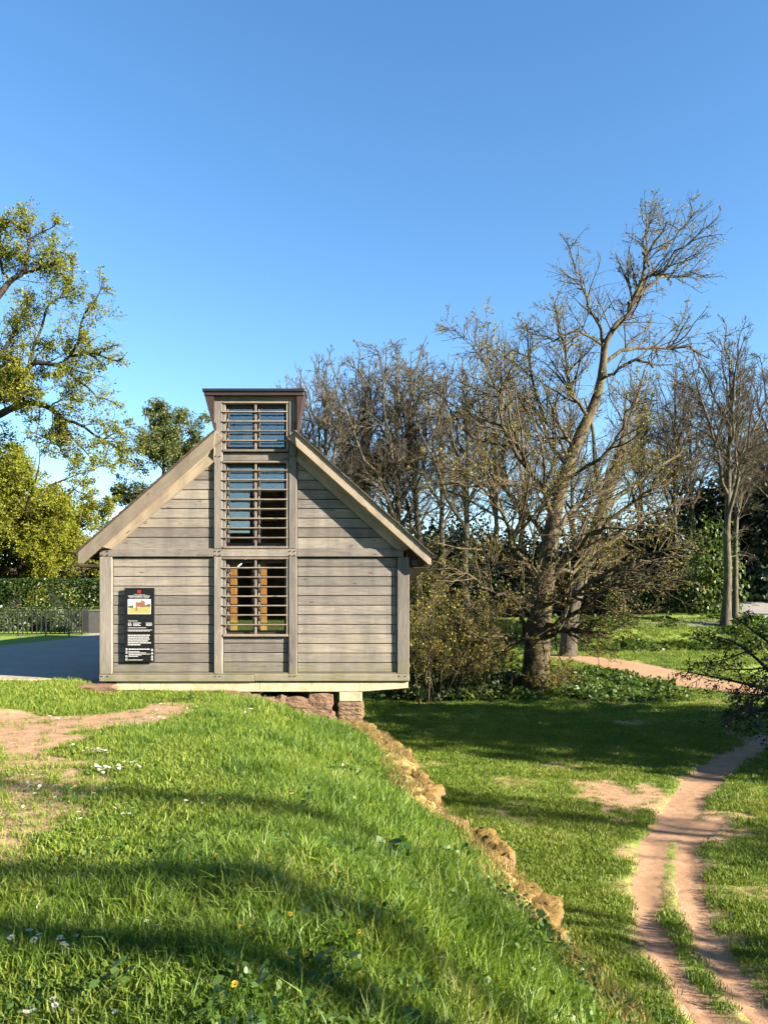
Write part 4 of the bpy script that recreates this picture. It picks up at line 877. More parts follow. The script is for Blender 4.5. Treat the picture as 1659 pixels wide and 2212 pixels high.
# --- leafy trees
def leafy(seed, base, H, rx_, rz_, cz, nlimb, lmat, bmat, lsize, per, name, label, tl=None, dens=1.0, trunk_r=.35, d2=8, d3=6, group=None, up=.4):
    rng = np.random.default_rng(seed); base = np.array(base, float)
    tp = tl if tl is not None else [(0, 0, 0), (.1, 0, H*.2), (-.1, .1, H*.4), (.1, 0, H*.62), (0, 0, H*.85)]
    tr, rr_ = spline(tp, np.linspace(trunk_r, trunk_r*.25, len(tp)), 14)
    ph = rng.uniform(0, 6, 6)
    def env(q):
        a = np.arctan2(q[:, 1], q[:, 0]); lump = 1+.12*np.sin(3*a+ph[0]+q[:, 2]*.5)+.10*np.sin(5*a+ph[1]-q[:, 2]*.9)+.08*np.sin(q[:, 2]*1.3+ph[2])
        return ((q[:, 0]/rx_)**2+(q[:, 1]/rx_)**2+((q[:, 2]-cz)/rz_)**2)/lump**2
    L = []
    for k in range(nlimb):
        t = rng.uniform(.12, .95); i = t*13; j = int(i); p = tr[j]+(tr[min(j+1, 13)]-tr[j])*(i-j); az = k*2.4+rng.uniform(-.5, .5); el = math.radians(rng.uniform(5, 55)*(.4+.6*t)); pts = [p]
        d = np.array([math.cos(az)*math.cos(el), math.sin(az)*math.cos(el), math.sin(el)]); q = p
        for s in range(30):
            d = unit(d+rng.normal(0, .10, 3)); q = q+d*rx_*.1
            if env(q[None])[0] > .93: break
            pts.append(q)
        if len(pts) < 3: continue
        L.append(spline(pts, np.linspace(max(.06, rr_[j]*.5), .02, len(pts)), 10))
    lp = np.stack([l[0] for l in L]); lr = np.stack([l[1] for l in L])
    a1, r1 = grow(rng, lp, lr, 8*dens, .15, 1, .25, .55, (30, 70), 6, .05, .16, .016, env, rmin=.015)
    a2, r2 = grow(rng, a1, r1, d2*dens, .15, 1, .35, .7, (30, 65), 4, .05, .16, .014, env, rmin=.01)
    a3, r3 = grow(rng, a2, r2, d3*dens, .1, 1, .45, .9, (30, 65), 3, .05, .16, .012, env, rmin=.008)
    V, q, t = leaves(rng, a3, per, lsize, lsize*.8, .1, up, .7)
    print(name, len(a1), len(a2), len(a3), len(q))
    o = lambda w: (w[0]+base, w[1], w[2])
    return tree_obj(name, base, [o((tr[None], rr_[None], 10)), o((lp, lr, 5)), o((a1, r1, 4)), o((a2, r2, 3))], (V+base, q, t), bmat, lmat, label, 'tree', group)
def gpos(px, Y): x = (px-CX)*Y/F; return (x, Y, float(ground_z(x, Y))-.05)
# dense yellow-green dome behind the hedge
b = gpos(28, 63); leafy(21, b, 13.5, 8.6, 7.6, 7.6, 36, m_lime, b_oak, .17, 9.0, 'spreading_tree', 'dense rounded yellow-green tree behind the left hedge',
      [(0, 0, 0), (.5, 0, 2.2), (1.0, 0, 4.2), (.9, 0, 6.5), (.6, 0, 10.5)], 1.0, .55)
b = gpos(-95, 66); leafy(22, b, 14, 7.5, 8, 7.5, 28, m_lime, b_oak, .19, 8.0, 'spreading_tree', 'yellow-green tree cut by the left picture edge behind the hedge', None, .9, .5)
b = gpos(352, 78); leafy(23, b, 22, 5.8, 8.4, 14.0, 40, m_midleaf, b_bg, .20, 7.5, 'round_tree', 'dark olive-green round-crowned tree behind the left roof slope', None, .95, .4)
b = gpos(248, 92); leafy(24, b, 12, 4.2, 6, 6.5, 18, m_midleaf, b_bg, .25, 2.0, 'small_tree', 'pale thin-leaved far tree just left of the roof slope', None, .8, .3)
# ------------------------------------------------------------------ bushes, hedges
def bush_mesh(seed, rx_, ry_, h, n, size, mat, flat=False, jit=.18, core=True):
    """leafy mound: leaf faces through the outer shell of a lumpy dome (or clipped box)"""
    rng = np.random.default_rng(seed)
    if flat:
        u = rng.uniform(-1, 1, (n, 3)); f = rng.integers(0, 4, n)
        u[f == 0, 2] = 1; u[f == 1, 1] = -1; u[f == 2, 0] = np.sign(u[f == 2, 0]); u[f == 3, 1] = np.sign(u[f == 3, 1])
        p = u*np.array([rx_, ry_, h/2])+np.array([0, 0, h/2]); nr = np.zeros_like(p); nr[f == 0, 2] = 1; nr[f == 1, 1] = -1; nr[f == 2, 0] = u[f == 2, 0]; nr[f == 3, 1] = u[f == 3, 1]
        p = p-nr*np.abs(rng.normal(0, jit, (n, 1)))+rng.normal(0, .05, p.shape)
    else:
        d = unit(rng.normal(size=(n, 3))); d[:, 2] = np.abs(d[:, 2]); ph = rng.uniform(0, 6, 8)
        a = np.arctan2(d[:, 1], d[:, 0]); l = 1+.16*np.sin(3*a+ph[0])*(1-d[:, 2])+.13*np.sin(6*a+ph[1]+4*d[:, 2])+.12*np.sin(9*d[:, 2]+ph[2]+2*a)+.08*np.sin(13*a+ph[3]+11*d[:, 2])
        rad = l*(1-np.abs(rng.normal(0, jit, n))); p = d*rad[:, None]*np.array([rx_, ry_, h]); nr = d
    nm = unit(rng.normal(size=p.shape)+nr*.9+np.array([[0, 0, .4]])); e = unit(np.cross(nm, rng.normal(size=p.shape))); b = np.cross(nm, e); s = size*rng.uniform(.6, 1.4, (n, 1))
    V = np.stack([p-e*s*.5, p+b*s*.36, p+e*s*.5, p-b*s*.36], 1).reshape(-1, 3)
    return npmesh('leaves', V, [np.arange(4*n).reshape(-1, 4)], mat, False, {'tint': np.repeat(rng.random(n), 4)})
def core_mesh(seed, rx_, ry_, h, mat):  # closed dark dome added inside the leaf shell to block see-through gaps
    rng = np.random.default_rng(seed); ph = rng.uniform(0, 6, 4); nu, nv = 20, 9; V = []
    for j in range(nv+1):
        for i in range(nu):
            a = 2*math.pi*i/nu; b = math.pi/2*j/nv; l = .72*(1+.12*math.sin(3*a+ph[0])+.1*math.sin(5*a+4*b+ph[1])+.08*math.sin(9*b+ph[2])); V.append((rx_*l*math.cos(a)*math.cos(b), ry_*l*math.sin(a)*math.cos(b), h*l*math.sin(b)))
    k = np.arange(nu*(nv+1)).reshape(nv+1, nu); r = np.roll(k, -1, 1); return npmesh('opaque_core', np.array(V), [np.stack([k[:-1], r[:-1], r[1:], k[1:]], -1).reshape(-1, 4)], mat, True)
def stems_mesh(seed, n, h, spread, lean, r0, mat, twigs=2.2):
    rng = np.random.default_rng(seed); base = rng.normal(0, spread*.35, (n, 3)); base[:, 2] = 0; L = []
    P0 = np.zeros((n, 7, 3)); P0[:, 0] = base; d = unit(np.stack([rng.normal(0, lean, n), rng.normal(0, lean, n), np.ones(n)], -1)+base*.2); st = h*rng.uniform(.5, 1, n)/6
    for k in range(1, 7): d = unit(d+rng.normal(0, .09, d.shape)); P0[:, k] = P0[:, k-1]+d*st[:, None]
    R0 = r0*rng.uniform(.6, 1.2, (n, 1))*np.linspace(1, .35, 7)[None]
    a, ra = grow(rng, P0, R0, twigs, .25, 1, .15, .4, (25, 65), 5, .15, .14, .015, rmin=.010); b, rb = grow(rng, a, ra, 6, .2, 1, .3, .6, (25, 60), 3, .1, .15, .012, rmin=.007)
    V, q = cat([tubes(P0, R0, 4), tubes(a, ra, 3), tubes(b, rb, 3)]); return npmesh('stems', V, [q], mat, True), np.concatenate([b])
def bush(name, meshes, px, Y, label, catg='shrub', sc=(1, 1, 1), rz=0.0, group=None, dz=-.05, z=None):
    x = (px-CX)*Y/F; o = empty(name, (x, Y, (float(ground_z(x, Y)) if z is None else z)+dz), label, catg, group); o.rotation_euler = (0, 0, rz); o.scale = sc
    for nme, me in meshes: link(nme, me, o)
    return o
# thicket of upright stems beside the cabin
thick = []
for k in range(3):
    me, tw = stems_mesh(300+k, 16, 6.2, 1.6, .18, .035, b_hero, 12); rng = np.random.default_rng(310+k); V, q, t = leaves(rng, tw, 2.2, .10, .06, .2, .3)
    thick.append([('stems', me), ('crown', npmesh('crown', V, [q], m_bud, False, {'tint': t}))])
for k, (px, Y, s) in enumerate(((905, 34.6, 1.0), (945, 33.4, .95), (985, 35.6, 1.02), (1030, 34.2, .85), (1075, 36.8, .8), (890, 38, 1.05))):
    bush('twiggy_shrub', thick[k % 3], px, Y, ['twiggy shrub of upright stems touching the cabin right corner', 'twiggy upright shrub second from the cabin corner', 'twiggy upright shrub third from the cabin corner', 'twiggy shrub fourth from the cabin corner, nearer the leaning tree', 'twiggy shrub nearest the leaning tree trunk', 'tall twiggy shrub behind the cabin right corner'][k], 'shrub', (s, s, s), k*1.3, 'twiggy shrubs beside the cabin')
bram = [bush_mesh(400+k, 1.9, 1.3, 1.5, 2600, .17, m_bramble, jit=.28) for k in range(2)]
for k, (px, Y, s, lab) in enumerate(((900, 34, 1.0, 'dark bramble mound at the cabin right corner'), (965, 35, .9, 'bramble mound between cabin corner and leaning tree'), (1040, 35.3, .85, 'bramble mound left of the leaning tree base'), (1105, 36.6, .8, 'bramble mound against the left of the leaning trunk'), (1215, 37.2, .75, 'bramble mound right of the leaning tree base'), (935, 39, 1.3, 'tall bramble mound behind the twiggy shrubs'), (1010, 41, 1.2, 'bramble mound on the far slope behind the twiggy shrubs'))):
    bush('bramble_bush', [('leaves', bram[k % 2])], px, Y, lab, 'bush', (s, s, s*.9), k*2.1, 'bramble mounds')
# leafy sprouts around the foot of the leaning tree
me, tw = stems_mesh(420, 26, 2.2, 1.5, .45, .012, b_hero, 7); V, q, t = leaves(np.random.default_rng(421), tw, 1.6, .08, .03)
bush('sucker_growth', [('stems', me), ('leaves', npmesh('leaves', V, [q], m_bud, False, {'tint': t}))], 1185, 35.3, 'golden budding shoots around the foot of the leaning trunk', 'shrub')
# dark evergreen understorey behind the low ground
ev = [bush_mesh(500+k, 4.6, 3.2, 9.5, 9000, .40, m_ever, jit=.22) for k in range(3)]
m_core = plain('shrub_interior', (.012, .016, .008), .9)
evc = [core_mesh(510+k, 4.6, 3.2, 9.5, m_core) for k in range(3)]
for k, (px, Y, s, lab) in enumerate(((900, 76, .95, 'dark evergreen bush under the fan-crowned tree'), (965, 80, 1.0, 'dark evergreen bush right of the fan-crowned tree'), (1030, 74, .9, 'dark evergreen bush under the ivied bare tree'), (1100, 78, .85, 'dark evergreen bush left of the leaning trunk, far'), (1170, 74, .8, 'dark evergreen bush directly behind the leaning trunk'),
        (1265, 76, .9, 'dark evergreen bush right of the leaning trunk, far'), (1345, 72, .85, 'dark evergreen bush left of the clipped hedge'), (1425, 72, .9, 'dark evergreen bush behind the clipped hedge'), (1505, 84, 1.25, 'tall dark evergreen bush above the clipped hedge'), (1600, 82, 1.5, 'large dark evergreen above the far road'), (1680, 78, 1.5, 'dark evergreen cut by the right picture edge, far'), (860, 82, 1.0, 'dark evergreen bush behind the right eaves'))):
    bush('evergreen_bush', [('leaves', ev[k % 3]), ('opaque_core', evc[k % 3])], px, Y, lab, 'bush', (s, s, s), k*1.7, 'dark evergreen bushes behind the low ground')
sp = bush_mesh(520, 2.6, 2.2, 6, 2600, .24, m_spring, jit=.45)
bush('spring_bush', [('leaves', sp)], 1540, 66, 'fresh green leafy young tree below the dark double trunk', 'bush', (1.1, 1.1, 1.6)); bush('spring_bush', [('leaves', sp)], 1480, 74, 'fresh green bush left of the dark double trunk', 'bush', (.9, .9, 1.1), 2); bush('spring_bush', [('leaves', sp)], 935, 72, 'thin green young tree behind the right roof slope', 'bush', (.8, .8, 1.6), 3)
# clipped hedges
hl = bush_mesh(530, 9, .9, 2.3, 15000, .15, m_hedge, True, .10)
bush('clipped_hedge', [('leaves', hl)], 75, 58, 'clipped dark green hedge with flat top left of the cabin', 'hedge', (1, 1, 1))
hr = bush_mesh(531, 5.2, 1.1, 3.1, 9000, .18, m_hedge, True, .12)
bush('clipped_hedge', [('leaves', hr)], 1435, 68, 'clipped dark green hedge block beside the far road', 'hedge', (1, 1, 1), -.12)
for k, (px, Y, sx, lab) in enumerate(((60, 44, 1.0, 'leafy bush seen through the left railings'), (150, 46, .8, 'low leafy bush behind the railings near the cabin'), (10, 41, .9, 'leafy bush behind the railings at the picture edge'), (95, 39.5, .9, 'leafy bush behind the railings in the middle'), (-25, 39, .9, 'leafy bush behind the railings outside the left edge'), (175, 41, .8, 'leafy bush behind the dense end of the railings'), (40, 38.5, .7, 'low leafy bush close behind the railings'), (128, 38, .6, 'small leafy bush close behind the railings right of the middle'))):
    bush('leafy_bush', [('leaves', bram[k % 2])], px, Y, lab, 'bush', (sx, sx, .85), k*1.2, 'bushes behind the railings', z=-.1)
ol = bush_mesh(540, 4.0, 2.5, 5.5, 6500, .26, m_lime, jit=.3); olc = core_mesh(541, 4.0, 2.5, 5.5, m_core)
for k, (px, lab) in enumerate(((-30, 'olive bush behind the left hedge at the picture edge'), (60, 'olive bush behind the left hedge under the dense tree'), (150, 'olive bush behind the hedge right of the dense tree trunk'), (235, 'olive bush behind the hedge beside the left eaves'), (300, 'olive bush hidden behind the cabin left post'))):
    bush('olive_bush', [('leaves', ol), ('opaque_core', olc)], px, 68+2*(k % 2), lab, 'bush', (1, 1, 1+.15*(k % 3)), k*1.9, 'olive bushes behind the left hedge')
# the evergreen at the right edge, half in the picture
rng = np.random.default_rng(61); YE = 22.5
tl_ = [[(1760, 1640, 0, 26), (1730, 1540, 0, 22), (1715, 1440, 0, 16), (1700, 1360, 0, 10), (1690, 1310, 0, 4)],
       [(1725, 1520, 0, 12), (1680, 1470, -.6, 9), (1630, 1420, -1, 6), (1580, 1385, -1.4, 4), (1530, 1372, -1.6, 2)], [(1722, 1500, 0, 12), (1660, 1490, .6, 9), (1600, 1475, 1, 6), (1540, 1462, 1.3, 4), (1485, 1452, 1.4, 2)],
       [(1728, 1540, 0, 10), (1680, 1530, -.6, 8), (1640, 1535, -1, 5), (1610, 1550, -1.2, 3), (1585, 1562, -1.2, 1.5)], [(1715, 1440, 0, 9), (1675, 1400, .5, 7), (1625, 1362, .8, 5), (1590, 1335, 1, 2)], [(1712, 1430, 0, 9), (1740, 1380, .5, 7), (1780, 1350, .8, 4), (1810, 1330, 1, 2)], [(1730, 1530, 0, 9), (1780, 1480, .5, 7), (1840, 1450, .8, 4), (1890, 1430, 1, 2)],
       [(1722, 1510, 0, 9), (1690, 1505, -1.2, 7), (1650, 1500, -2, 5), (1610, 1510, -2.6, 3), (1575, 1525, -2.8, 1.5)]]
W = [spline(*PP(l, YE), 12) for l in tl_]; lp = np.stack([w[0] for w in W[1:]]); lr = np.stack([w[1] for w in W[1:]])
a1, r1 = grow(rng, lp, lr, 16, .15, 1, .2, .5, (30, 70), 6, -.05, .14, .016, rmin=.008); a2, r2 = grow(rng, a1, r1, 9, .15, 1, .3, .6, (30, 60), 4, -.05, .14, .012, rmin=.006)
be = W[0][0][0].copy(); be[2] = float(ground_z(be[0], be[1]))-.05; W[0][0][0] = be
tree_obj('yew_tree', be, [(W[0][0][None], W[0][1][None], 8), (lp, lr, 6), (a1, r1, 4), (a2, r2, 3)], leaves(rng, a2, 3.6, .10, .05, .1, .2, .45), b_oak, m_ever, 'dark sparse evergreen reaching in from the right picture edge above the track', 'tree')
# trees standing right of the picture, whose long shadows cross the grass
tall = bare_tree(9, 25, 3.6, .70, 7, .0, .6, .5, 'clean_boled_tree', False); tall.location = (20, -4.1, float(ground_z(20, -4.1))-.3); tall.scale = (.66, .66, 1); tall.rotation_euler = (.2, 0, 0); tag(tall, 'tall clean-boled tree outside the picture right, casting the lower stripe on the near grass', 'tree', 'trees behind the viewer on the right')
for x, y, w_, lab in ((22.6, -4.4, .5, 'second tall clean-boled tree outside the picture right, casting the upper stripe'), (24, -3.2, .42, 'third slim clean-boled tree outside the picture right, casting the faint stripe on the worn turf'), (21, -5.6, .4, 'fourth slim clean-boled tree outside the picture right, nearest behind the viewer')):
    copy_tree(tall, (x, y, float(ground_z(x, y))-.3), 0, w_, lab, 1.0).rotation_euler = (.2, 0, 0)
copy_tree(protos[1], (26.5, 4.5, float(ground_z(26.5, 4.5))), 1.5, .4, 'small bare tree outside the picture right, dappling the ruts', .45)
shade = [bush_mesh(560+k, 2.6, 2.4, 5.0, 7000, .24, m_ever, jit=.35) for k in range(2)]
for k, (x, y, sx, sz_, lab) in enumerate(((32, 13.0, 2.5, 2.8, 'tall evergreen outside the picture right shading the lower lawn'), (37, 15.4, 2.4, 2.9, 'evergreen outside the picture right beyond the shaded lawn'), (21.5, 5.1, .7, 1.2, 'round evergreen outside the picture right, mid lawn shade'), (16.0, 4.0, .5, 1.15, 'small evergreen outside the picture right shading the ruts'), (13.2, 4.7, .4, .8, 'small evergreen outside the picture right nearest the viewer'), (24, 3.3, .7, 1.2, 'evergreen outside the picture right shading the right rut'), (19.5, 1.4, .6, 1.25, 'evergreen outside the picture right behind the viewer, shading the ruts below'))):
    o = empty('evergreen_tree', (x, y, float(ground_z(x, y))-.1), lab, 'tree', 'evergreens outside the picture on the right'); o.scale = (sx, sx, sz_); o.rotation_euler = (0, 0, k*1.1); link('crown', shade[k % 2], o)
    me = npmesh('trunk', *[f(*tubes(np.array([[(0, 0, 0), (0, 0, 1.2), (.1, 0, 3)]], float), np.array([[.2, .15, .08]]), 8)) for f in ((lambda v, q: v), (lambda v, q: [q]))], b_oak, True); link('trunk', me, o)

# ------------------------------------------------------------------ railings on the left
rail = empty('metal_railing', (-15.5, 33, .1), 'black metal railing with upright bars along the path left of the cabin', 'railing')
rp = [(-80, 33.0), (-20, 33.0), (40, 33.0), (100, 33.1), (150, 33.4), (178, 34.4), (191, 36.0)]
pts = [np.array(((px-CX)*Y/F, Y)) for px, Y in rp]
def rzz(p): return float(ground_z(p[0], p[1]))
bar_me = cboxmesh(.042, .042, .98, .003, m_black); post_me = cboxmesh(.05, .05, 1.16, .004, m_black)
for i in range(len(pts)-1):
    a, b = pts[i], pts[i+1]; L = np.linalg.norm(b-a); ang = math.atan2(b[1]-a[1], b[0]-a[0]); mid = (a+b)/2; z = rzz(mid)
    for zz in (.10, 1.08): cbox('rail', (mid[0], mid[1], z+zz), (L, .05, .045), m_black, rail, .003, (0, 0, ang))
    link('post', post_me, rail, Vector((a[0], a[1], z+.56))-rail.location)
    nb = max(2, int(round(L/.185)))
    for k in range(1, nb): p = a+(b-a)*k/nb; link('bar', bar_me, rail, Vector((p[0], p[1], z+.59))-rail.location, (0, 0, ang))
p = pts[-1]; link('post', post_me, rail, Vector((p[0], p[1], rzz(p)+.56))-rail.location)
pan = empty('grey_parapet', (-13.4, 36.2, .1), 'plain grey parapet panel where the railing meets the cabin', 'wall')
cbox('panel', (-13.35, 36.3, rzz((-13.4, 36))+.5), (1.1, .14, 1.02), m_grey, pan, .02); cbox('coping', (-13.35, 36.3, rzz((-13.4, 36))+1.04), (1.2, .2, .05), m_grey, pan, .01)
# two small posts on the low ground
for px, lab in ((1000, 'thin dark stake on the slope left of the leaning tree'), (1072, 'thin dark stake nearest the leaning tree trunk')):
    x, y = G(px, 1420, -2.2); y = 46; x = (px-CX)*y/F; z = float(ground_z(x, y)); s_ = empty('stake', (x, y, z), lab, 'stake'); cbox('shaft', (x, y, z+.55), (.09, .09, 1.1), m_black, s_, .01); cbox('cap', (x, y, z+1.12), (.11, .11, .05), m_black, s_, .01)

# ------------------------------------------------------------------ grass
protocol = bpy.data.collections.new('grass_sources')           # sources for the scattering, not in the scene itself
def blades(name, seed, n, rad, h0, h1, w, mat, bend=.5, tint=(0, 1)):
    rng = np.random.default_rng(seed); th = rng.uniform(0, 2*np.pi, n); r = rad*np.sqrt(rng.random(n)); b = np.stack([r*np.cos(th), r*np.sin(th), np.full(n, -.01)], -1)
    az = rng.uniform(0, 2*np.pi, n); out = np.stack([np.cos(az), np.sin(az), np.zeros(n)], -1); h = rng.uniform(h0, h1, n)[:, None]; k = rng.uniform(.1, bend, n)[:, None]
    sd = rng.uniform(0, 2*np.pi, n); side = np.stack([np.cos(sd), np.sin(sd), np.zeros(n)], -1)*w*rng.uniform(.6, 1.3, (n, 1))*.5
    mid = b+out*h*k*.35+np.array([0, 0, 1])*h*.6; tip = b+out*h*k*1.05+np.array([0, 0, 1])*h*(1-.35*k)
    V = np.stack([b-side, b+side, mid+side*.8, mid-side*.8, tip], 1).reshape(-1, 3); i = np.arange(n)*5
    q = np.stack([i, i+1, i+2, i+3], -1); t = np.stack([i+3, i+2, i+4], -1)
    o = bpy.data.objects.new(name, npmesh(name, V, [q, t], mat, True, {'tint': np.repeat(rng.uniform(tint[0], tint[1], n)**1.15, 5)})); return o
def rosette(name, seed, n, rad, size, mat):
    rng = np.random.default_rng(seed); az = rng.uniform(0, 6.28, n); r = rad*np.sqrt(rng.random(n)); c = np.stack([r*np.cos(az), r*np.sin(az), rng.uniform(.02, .11, n)], -1)
    nm = unit(rng.normal(0, .55, (n, 3))+np.array([0, 0, 1])); e = unit(np.cross(nm, rng.normal(size=(n, 3)))); f = np.cross(nm, e); s = size*rng.uniform(.6, 1.3, (n, 1))*.5
    ring = [c-e*s, c-e*s*.35+f*s*.62, c+e*s*.45+f*s*.5, c+e*s, c+e*s*.45-f*s*.5, c-e*s*.35-f*s*.62]; V = np.stack(ring, 1).reshape(-1, 3); i = np.arange(n)*6
    q = np.concatenate([np.stack([i, i+1, i+4, i+5], -1), np.stack([i+1, i+2, i+3, i+4], -1)])
    return bpy.data.objects.new(name, npmesh(name, V, [q], mat, False, {'tint': np.repeat(rng.random(n), 6)}))
def scatter(name, sources, X, Y, sc, seed, tilt=.15, label='', catg='grass', lift=0.0):
    rng = np.random.default_rng(seed); c = bpy.data.collections.new(name+'_sources')
    for i, o in enumerate(sources): o.name = '%s_source_%02d' % (name, i); c.objects.link(o)
    n = len(X); Z = ground_z(X, Y)+lift; me = bpy.data.meshes.new(name); me.vertices.add(n); me.vertices.foreach_set('co', np.stack([X, Y, Z], -1).astype(np.float32).ravel())
    rot = np.stack([rng.normal(0, tilt, n), rng.normal(0, tilt, n), rng.uniform(0, 6.283, n)], -1).astype(np.float32)
    a = me.attributes.new('rot', 'FLOAT_VECTOR', 'POINT'); a.data.foreach_set('vector', rot.ravel())
    a = me.attributes.new('sc', 'FLOAT', 'POINT'); a.data.foreach_set('value', np.asarray(sc, np.float32))
    a = me.attributes.new('ix', 'INT', 'POINT'); a.data.foreach_set('value', rng.integers(0, len(sources), n).astype(np.int32))
    o = link(name, me); ng = bpy.data.node_groups.new(name, 'GeometryNodeTree')
    ng.interface.new_socket('Geometry', in_out='INPUT', socket_type='NodeSocketGeometry'); ng.interface.new_socket('Geometry', in_out='OUTPUT', socket_type='NodeSocketGeometry')
    N = ng.nodes.new; gi, go = N('NodeGroupInput'), N('NodeGroupOutput'); ci = N('GeometryNodeCollectionInfo'); ci.inputs['Collection'].default_value = c; ci.inputs['Separate Children'].default_value = True; ci.inputs['Reset Children'].default_value = True
    ip = N('GeometryNodeInstanceOnPoints'); ip.inputs['Pick Instance'].default_value = True; L = ng.links.new
    def at(nm, ty): x = N('GeometryNodeInputNamedAttribute'); x.data_type = ty; x.inputs['Name'].default_value = nm; return x.outputs['Attribute']
    er = N('FunctionNodeEulerToRotation'); L(at('rot', 'FLOAT_VECTOR'), er.inputs[0]); L(gi.outputs[0], ip.inputs['Points']); L(ci.outputs[0], ip.inputs['Instance']); L(at('ix', 'INT'), ip.inputs['Instance Index']); L(er.outputs[0], ip.inputs['Rotation']); L(at('sc', 'FLOAT'), ip.inputs['Scale']); L(ip.outputs[0], go.inputs[0])
    md = o.modifiers.new('scatter', 'NODES'); md.node_group = ng; tag(o, label, catg, None, 'stuff'); return o
def inview(X, Y, m=60):
    px = CX+X*F/np.maximum(Y, .1); return (px > -m) & (px < 1659+m)
def cand(rng, x0, x1, y0, y1, dens, near=None):
    n = int((x1-x0)*(y1-y0)*dens); X = rng.uniform(x0, x1, n); Y = rng.uniform(y0, y1, n); return X, Y
rng = np.random.default_rng(90)
def upper(X, Y): return (X < xwall(Y)-.12-.34*smooth((Y-5.6)/1.5)+.5*(fbm(X*2.5, Y*2.5, 81)-.5)) & ~((X > -5.6) & (X < .6) & (Y > 14.75))
def distwall(X, Y): return xwall(Y)-X
# long grass of the bank and the near terrace
Xs, Ys = [], []
for (x0, x1, y0, y1, dn) in ((-2.6, 2, 2.4, 4.5, 1500), (-4.5, 2, 4.5, 7.5, 760), (-6.5, 1.2, 7.5, 11, 380), (-9, .6, 11, 15.6, 240)):
    X, Y = cand(rng, x0, x1, y0, y1, dn); Xs.append(X); Ys.append(Y)
X, Y = np.concatenate(Xs), np.concatenate(Ys); so, mo = soilmask(X, Y); path = (Y > 15.1) | ((Y > 14.2) & (X < -6.4) & (Y > 14.9+.04*(X+6)))
ok = inview(X, Y, 120) & upper(X, Y) & ~path & (rng.random(len(X)) > so*.97)
X, Y, so = X[ok], Y[ok], so[ok]; s = distwall(X, Y)
tall = np.clip(smooth((3.0-s)/1.6)*(.55+.9*fbm(X*1.1, Y*1.1, 83))+.75*smooth((fbm(X*.8, Y*.8, 84)-.52)/.12)*(s < 4.0), 0, 1.25)*(1-.7*so)
istall = rng.random(len(X)) < np.clip(tall, .0, .92)*.8
tg = [blades('t%d' % k, 700+k, 22, .05, .05, .15, .0048, m_grass, .8, (0, .93)) for k in range(6)]
tg += [blades('td%d' % k, 720+k, 14, .05, .06, .16, .0042, m_grass, .9, (.3, 1.0)) for k in range(2)]
sg = [blades('s%d' % k, 740+k, 24, .06, .025, .07, .0055, m_lawn, 1.0, (0, .95)) for k in range(6)]
scatter('long_grass', tg, X[istall], Y[istall], rng.uniform(.6, 1.15, istall.sum())*(.7+.4*tall[istall])*(.55+.45*smooth((distwall(X[istall], Y[istall])-.5)/.6))*(.55+1.0*fbm(X[istall]*2.6, Y[istall]*2.6, 88))*(1+.02*Y[istall]), 1, .2, 'long uneven green grass on the bank beside the ruined wall')
m2 = ~istall; scatter('short_grass', sg, X[m2], Y[m2], rng.uniform(.8, 1.5, m2.sum())*(1+.035*Y[m2])*(1-.35*so[m2]), 2, .2, 'short trodden turf on the terrace in front of the cabin')
print('grass', istall.sum(), m2.sum())
# broad-leaved weeds in the bank
n = 5200; X = rng.uniform(-3.5, 1.9, n); Y = rng.uniform(2.4, 14, n); w = (fbm(X*.9, Y*.9, 87, 3) > .54) | ((Y < 4.6) & (X > -.3) & (rng.random(n) < .75)); ok = w & upper(X, Y) & inview(X, Y) & (soilmask(X, Y)[0] < .3) & (rng.random(n) < np.where(Y < 5.5, .9, .4)*np.where(X < -.6, .08, 1)); X, Y = X[ok], Y[ok]
scatter('weeds', [rosette('w%d' % k, 760+k, 18, .085, .030+.008*(k % 3), m_weed) for k in range(5)], X, Y, rng.uniform(.55, 1.15, len(X)), 3, .25, 'low broad-leaved weeds mixed into the bank grass', 'weeds', .03)
# lower lawn
Xs, Ys = [], []
for (x0, x1, y0, y1, dn) in ((1.2, 7, 6.5, 11, 260), (.3, 11, 11, 17, 130), (-.5, 14, 17, 27, 60), (-1, 20, 27, 46, 26), (4, 34, 46, 62, 13)):
    X, Y = cand(rng, x0, x1, y0, y1, dn); Xs.append(X); Ys.append(Y)
X, Y = np.concatenate(Xs), np.concatenate(Ys); so, mo = soilmask(X, Y)
ok = inview(X, Y, 80) & (X > xwall(Y)+.05) & (rng.random(len(X)) > so*.93) & np.all([inpoly(X, Y, p_) < -.05-.12*(fbm(X*3, Y*3, 97)-.5) for p_ in (pl, pr, pf)], axis=0) & ~((Y > 33) & (Y < 46) & (X < 6.5)); X, Y, so = X[ok], Y[ok], so[ok]
lg = [blades('l%d' % k, 780+k, 44, .20, .035, .10, .011, m_lawn, 1.0, (0, .95)) for k in range(6)]
scatter('lower_lawn', lg, X, Y, rng.uniform(.6, 1.2, len(X))*(.62+.025*Y)*(1-.4*so), 4, .15, 'short lawn on the low ground beside the earth track')
print('lawn', len(X))
# leafy ground cover on the far bank and round the leaning tree
X, Y = cand(rng, 3, 32, 33, 62, 9); ok = inview(X, Y) & ((Y > 53) & (X > 10) & (fbm(X*.25, Y*.25, 96) > .45) | ((Y < 44) & (X < 13.0+.2*(Y-33)) & (inpoly(X, Y, pf) < -.3))) & (fbm(X*.4, Y*.4, 95) > .36); X, Y = X[ok], Y[ok]
scatter('ground_cover', [rosette('gc%d' % k, 800+k, 46, .45, .16, m_spring if k else m_weed) for k in range(4)], X, Y, rng.uniform(.7, 1.5, len(X)), 5, .3, 'bright green leafy ground cover on the far bank and under the leaning tree', 'plants', .05)
